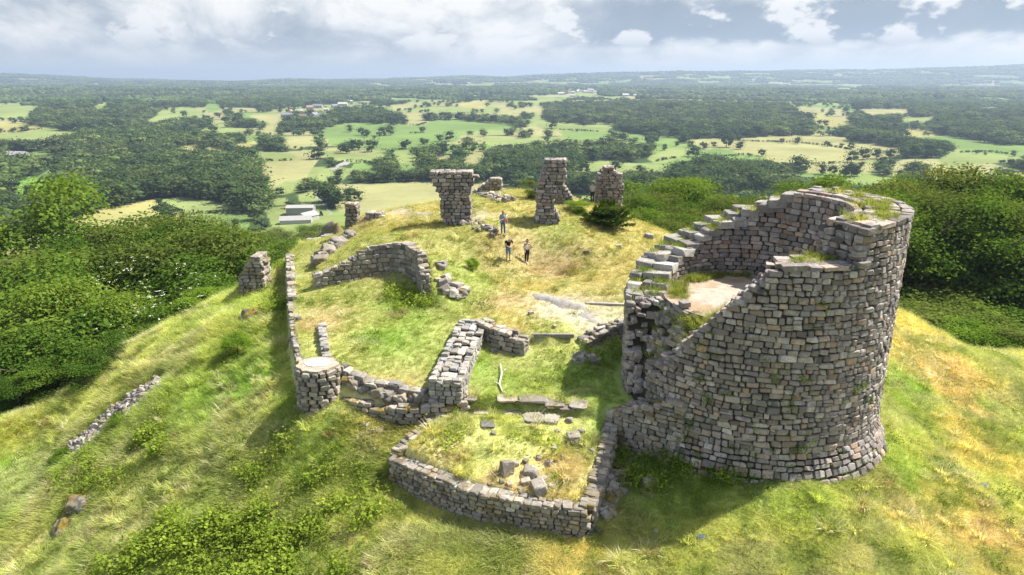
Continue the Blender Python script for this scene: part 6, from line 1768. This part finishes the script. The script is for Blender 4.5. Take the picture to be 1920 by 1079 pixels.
k = rg.random(len(X)) < (.12 + .6 * out_ * (X < 8) + .12 * out_) * smooth(.38, .6, fbm(X / 2.4, Y / 2.4, 97, 3)); X, Y = X[k], Y[k]; Z = ground(X, Y); n = len(X)
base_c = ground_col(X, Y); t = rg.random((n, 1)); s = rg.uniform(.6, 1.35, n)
kind_c = np.where(t < .26, np.array((.60, .58, .36)), np.where(t < .9, base_c * rg.uniform(.62, 1.15, (n, 1)), np.array((.34, .27, .16))))
scatter('tussocks', [tuft('tussock', 850 + i, 110, .42, .26, .009, 1.0, M_GRASS) for i in range(3)], np.c_[X, Y, Z - .04], np.c_[s, s, s * .85], np.c_[rg.normal(0, .12, n), rg.normal(0, .12, n), rg.uniform(0, 6.28, n)], kind_c, rg.integers(0, 3, n))
X, Y = sample_hill(26000, 18, 60, 1.2); k = growable(X, Y); X, Y = X[k], Y[k]; k = rg.random(len(X)) < .42 * smooth(.46, .66, fbm(X / 1.6, Y / 1.6, 99, 3)) * (1 - .8 * smooth(-.2, .2, poly_sd(X, Y, BAST))); X, Y = X[k], Y[k]; Z = ground(X, Y); n = len(X); t = rg.random((n, 1)); s = rg.uniform(.35, 1.0, n)
scatter('small_weeds', WEEDS, np.c_[X, Y, Z], np.c_[s, s, s], np.c_[rg.normal(0, .2, n), rg.normal(0, .2, n), rg.uniform(0, 6.28, n)], np.array((.10, .16, .025)) * (1 - t) + np.array((.26, .34, .06)) * t, rg.integers(0, 2, n))
# broad leaved weeds: brambles at the bottom, nettles along the shaded walls
X, Y = sample_hill(90000, 18, 55, 1.3); k = growable(X, Y, RO + .1); X, Y = X[k], Y[k]; Z = ground(X, Y); px, py, dep = proj(X, Y, Z)
pw = np.zeros(len(X))
def patch(poly, p, edge=25):
    global pw
    sd = poly_sd(px, py, poly); pw = np.maximum(pw, p * smooth(-edge, edge, sd + 60 * (fbm(px / 60, py / 60, 5, 3) - .5)))
patch([(190, 1079), (330, 985), (420, 955), (520, 950), (600, 1000), (640, 1079), (640, 1200), (150, 1200)], .95)
patch([(150, 850), (260, 760), (330, 770), (300, 860), (200, 920), (120, 920)], .65)
patch([(420, 830), (640, 860), (740, 960), (600, 990), (450, 920)], .3)
patch([(1160, 810), (1290, 830), (1400, 880), (1390, 915), (1300, 925), (1200, 920), (1165, 880)], .95, 12)
patch([(700, 545), (800, 535), (820, 575), (740, 580)], .45, 12)
patch([(1080, 690), (1060, 640), (1170, 640), (1175, 700)], .25, 12)
patch([(900, 640), (930, 640), (900, 690), (880, 700)], .25, 8)
patch([(760, 880), (1090, 960), (1080, 985), (740, 910)], .4, 8)
patch([(820, 800), (1100, 800), (1080, 930), (800, 860)], .03, 8)
patch([(505, 480), (528, 480), (535, 610), (505, 600)], .5, 8)
lump = fbm(X / .9, Y / .9, 7, 3); k = rg.random(len(X)) < pw * smooth(.24, .42, lump); X, Y, Z, lump = X[k], Y[k], Z[k], lump[k]; n = len(X); t = np.clip(rg.random((n, 1)) * .6 + 1.1 * (lump[:, None] - .35), 0, 1)
s = rg.uniform(.5, 1.2, n) * (.55 + 1.3 * smooth(.35, .75, lump))
scatter('bramble', WEEDS, np.c_[X, Y, Z + .02], np.c_[s, s, s * 1.2], np.c_[rg.normal(0, .2, n), rg.normal(0, .2, n), rg.uniform(0, 6.28, n)], np.array((.09, .155, .02)) * (1 - t) + np.array((.30, .38, .055)) * t, rg.integers(0, 2, n))
# yellow flowers on the mound and the slopes, a few white ones at the left
X, Y = sample_hill(60000, 18, 62, 1.0); k = growable(X, Y); X, Y = X[k], Y[k]; Z = ground(X, Y); px, py, dep = proj(X, Y, Z); pw = np.zeros(len(X))
for poly, p in (([(640, 395), (800, 375), (960, 385), (940, 430), (830, 440), (720, 470), (650, 440)], .5), ([(900, 360), (1180, 395), (1270, 440), (1200, 460), (1050, 420)], .22), ([(1700, 860), (1920, 830), (1920, 1010), (1760, 960)], .10), ([(420, 740), (560, 740), (600, 800), (450, 800)], .3),
                ([(1100, 1010), (1600, 960), (1600, 1079), (1100, 1079)], .03), ([(1040, 470), (1180, 480), (1150, 530), (1000, 530)], .1)): patch(poly, p, 18)
pw *= smooth(.42, .6, fbm(X / 1.1, Y / 1.1, 77, 3)); k = rg.random(len(X)) < pw; X, Y, Z = X[k], Y[k], Z[k]; n = len(X); s = rg.uniform(.6, 1.1, n)
scatter('yellow_flowers', FLW, np.c_[X, Y, Z], np.c_[s, s, s], np.c_[rg.normal(0, .2, n), rg.normal(0, .2, n), rg.uniform(0, 6.28, n)], np.tile((.62, .47, .02), (n, 1)), rg.integers(0, 2, n))
X, Y = sample_hill(30000, 20, 50, 1.0); k = growable(X, Y); X, Y = X[k], Y[k]; Z = ground(X, Y); px, py, dep = proj(X, Y, Z); pw = np.zeros(len(X))
for poly, p in (([(0, 800), (60, 820), (60, 920), (0, 940)], .25), ([(250, 880), (320, 900), (300, 950), (240, 930)], .3), ([(900, 1040), (1100, 1010), (1250, 1040), (1000, 1079)], .03)): patch(poly, p, 18)
k = rg.random(len(X)) < pw; X, Y, Z = X[k], Y[k], Z[k]; n = len(X); s = rg.uniform(.5, .9, n)
scatter('white_flowers', FLW, np.c_[X, Y, Z], np.c_[s, s, s], np.c_[rg.normal(0, .2, n), rg.normal(0, .2, n), rg.uniform(0, 6.28, n)], np.tile((.75, .74, .68), (n, 1)), rg.integers(0, 2, n))

# tufts rooted in the joints of the tower: on the stair, the wall top and the foot
def masonry_plants():
    r = np.random.default_rng(90); P, Cc = [], []
    def put(a, rad, z, n, sp):
        for _ in range(n):
            P.append((TC[0] + rad * math.cos(R(a)) + r.normal(0, sp), TC[1] + rad * math.sin(R(a)) + r.normal(0, sp), z)); t = r.random(); Cc.append((.11 + .25 * t, .18 + .18 * t, .035 + .06 * t))
    for _ in range(34):
        a = r.uniform(60, 178); k = math.floor((172 - a) / (125 / 15)); put(a, r.uniform(4.0, 5.5), 2.25 + (k + .6) * (6.72 - 2.25) / 15 - .02, int(r.integers(3, 12)), .16)
    for a, rad in ((300, 4.6), (318, 5.0), (335, 4.7), (352, 4.9), (10, 4.6), (28, 4.8), (310, 5.3), (345, 4.2), (270, 4.7), (283, 4.4)):
        put(a, rad, zout(a) + .05, 24, .28)
    for _ in range(95):
        a = r.uniform(180, 238); f = r.uniform(.3, 1); put(a, RO - f * (RO - RI), zout(a) * (1 - f) + zin(a) * f + .02, int(r.integers(1, 7)), .12)
    for _ in range(60):
        put(r.uniform(75, 185), r.uniform(3.1, 3.75), FLOOR + .02, int(r.integers(2, 9)), .14)
    for _ in range(22):
        put(r.uniform(300, 360), 3.6, r.uniform(3.2, 6.4), 3, .07)
    P_ = np.array(P); n = len(P_); s_ = r.uniform(.4, .95, n)
    scatter('wall_grass', TUFTS, P_, np.c_[s_, s_, s_], np.c_[r.normal(0, .2, n), r.normal(0, .2, n), r.uniform(0, 6.28, n)], np.array(Cc), r.integers(0, 5, n))
    P, Cc = [], []
    for _ in range(150):
        a = r.uniform(195, 330) if r.random() < .3 else r.uniform(205, 275); z = -3.4 + 8 * r.random() ** 3.2
        if z > zout(a) - .2: continue
        rad = RO + (.46 * max(0, min(1, (-2.75 - z) / .95))) + .02
        for _k in range(int(r.integers(1, 4))):
            P.append((TC[0] + rad * math.cos(R(a)) + r.normal(0, .06), TC[1] + rad * math.sin(R(a)) + r.normal(0, .06), z + r.normal(0, .08))); t = r.random(); Cc.append((.07 + .12 * t, .13 + .14 * t, .02 + .02 * t))
    P_ = np.array(P); n = len(P_); s_ = r.uniform(.35, .9, n)
    scatter('wall_weeds', WEEDS, P_, np.c_[s_, s_, s_], np.c_[r.normal(0, .4, n), r.normal(0, .4, n), r.uniform(0, 6.28, n)], np.array(Cc), r.integers(0, 2, n))
masonry_plants()
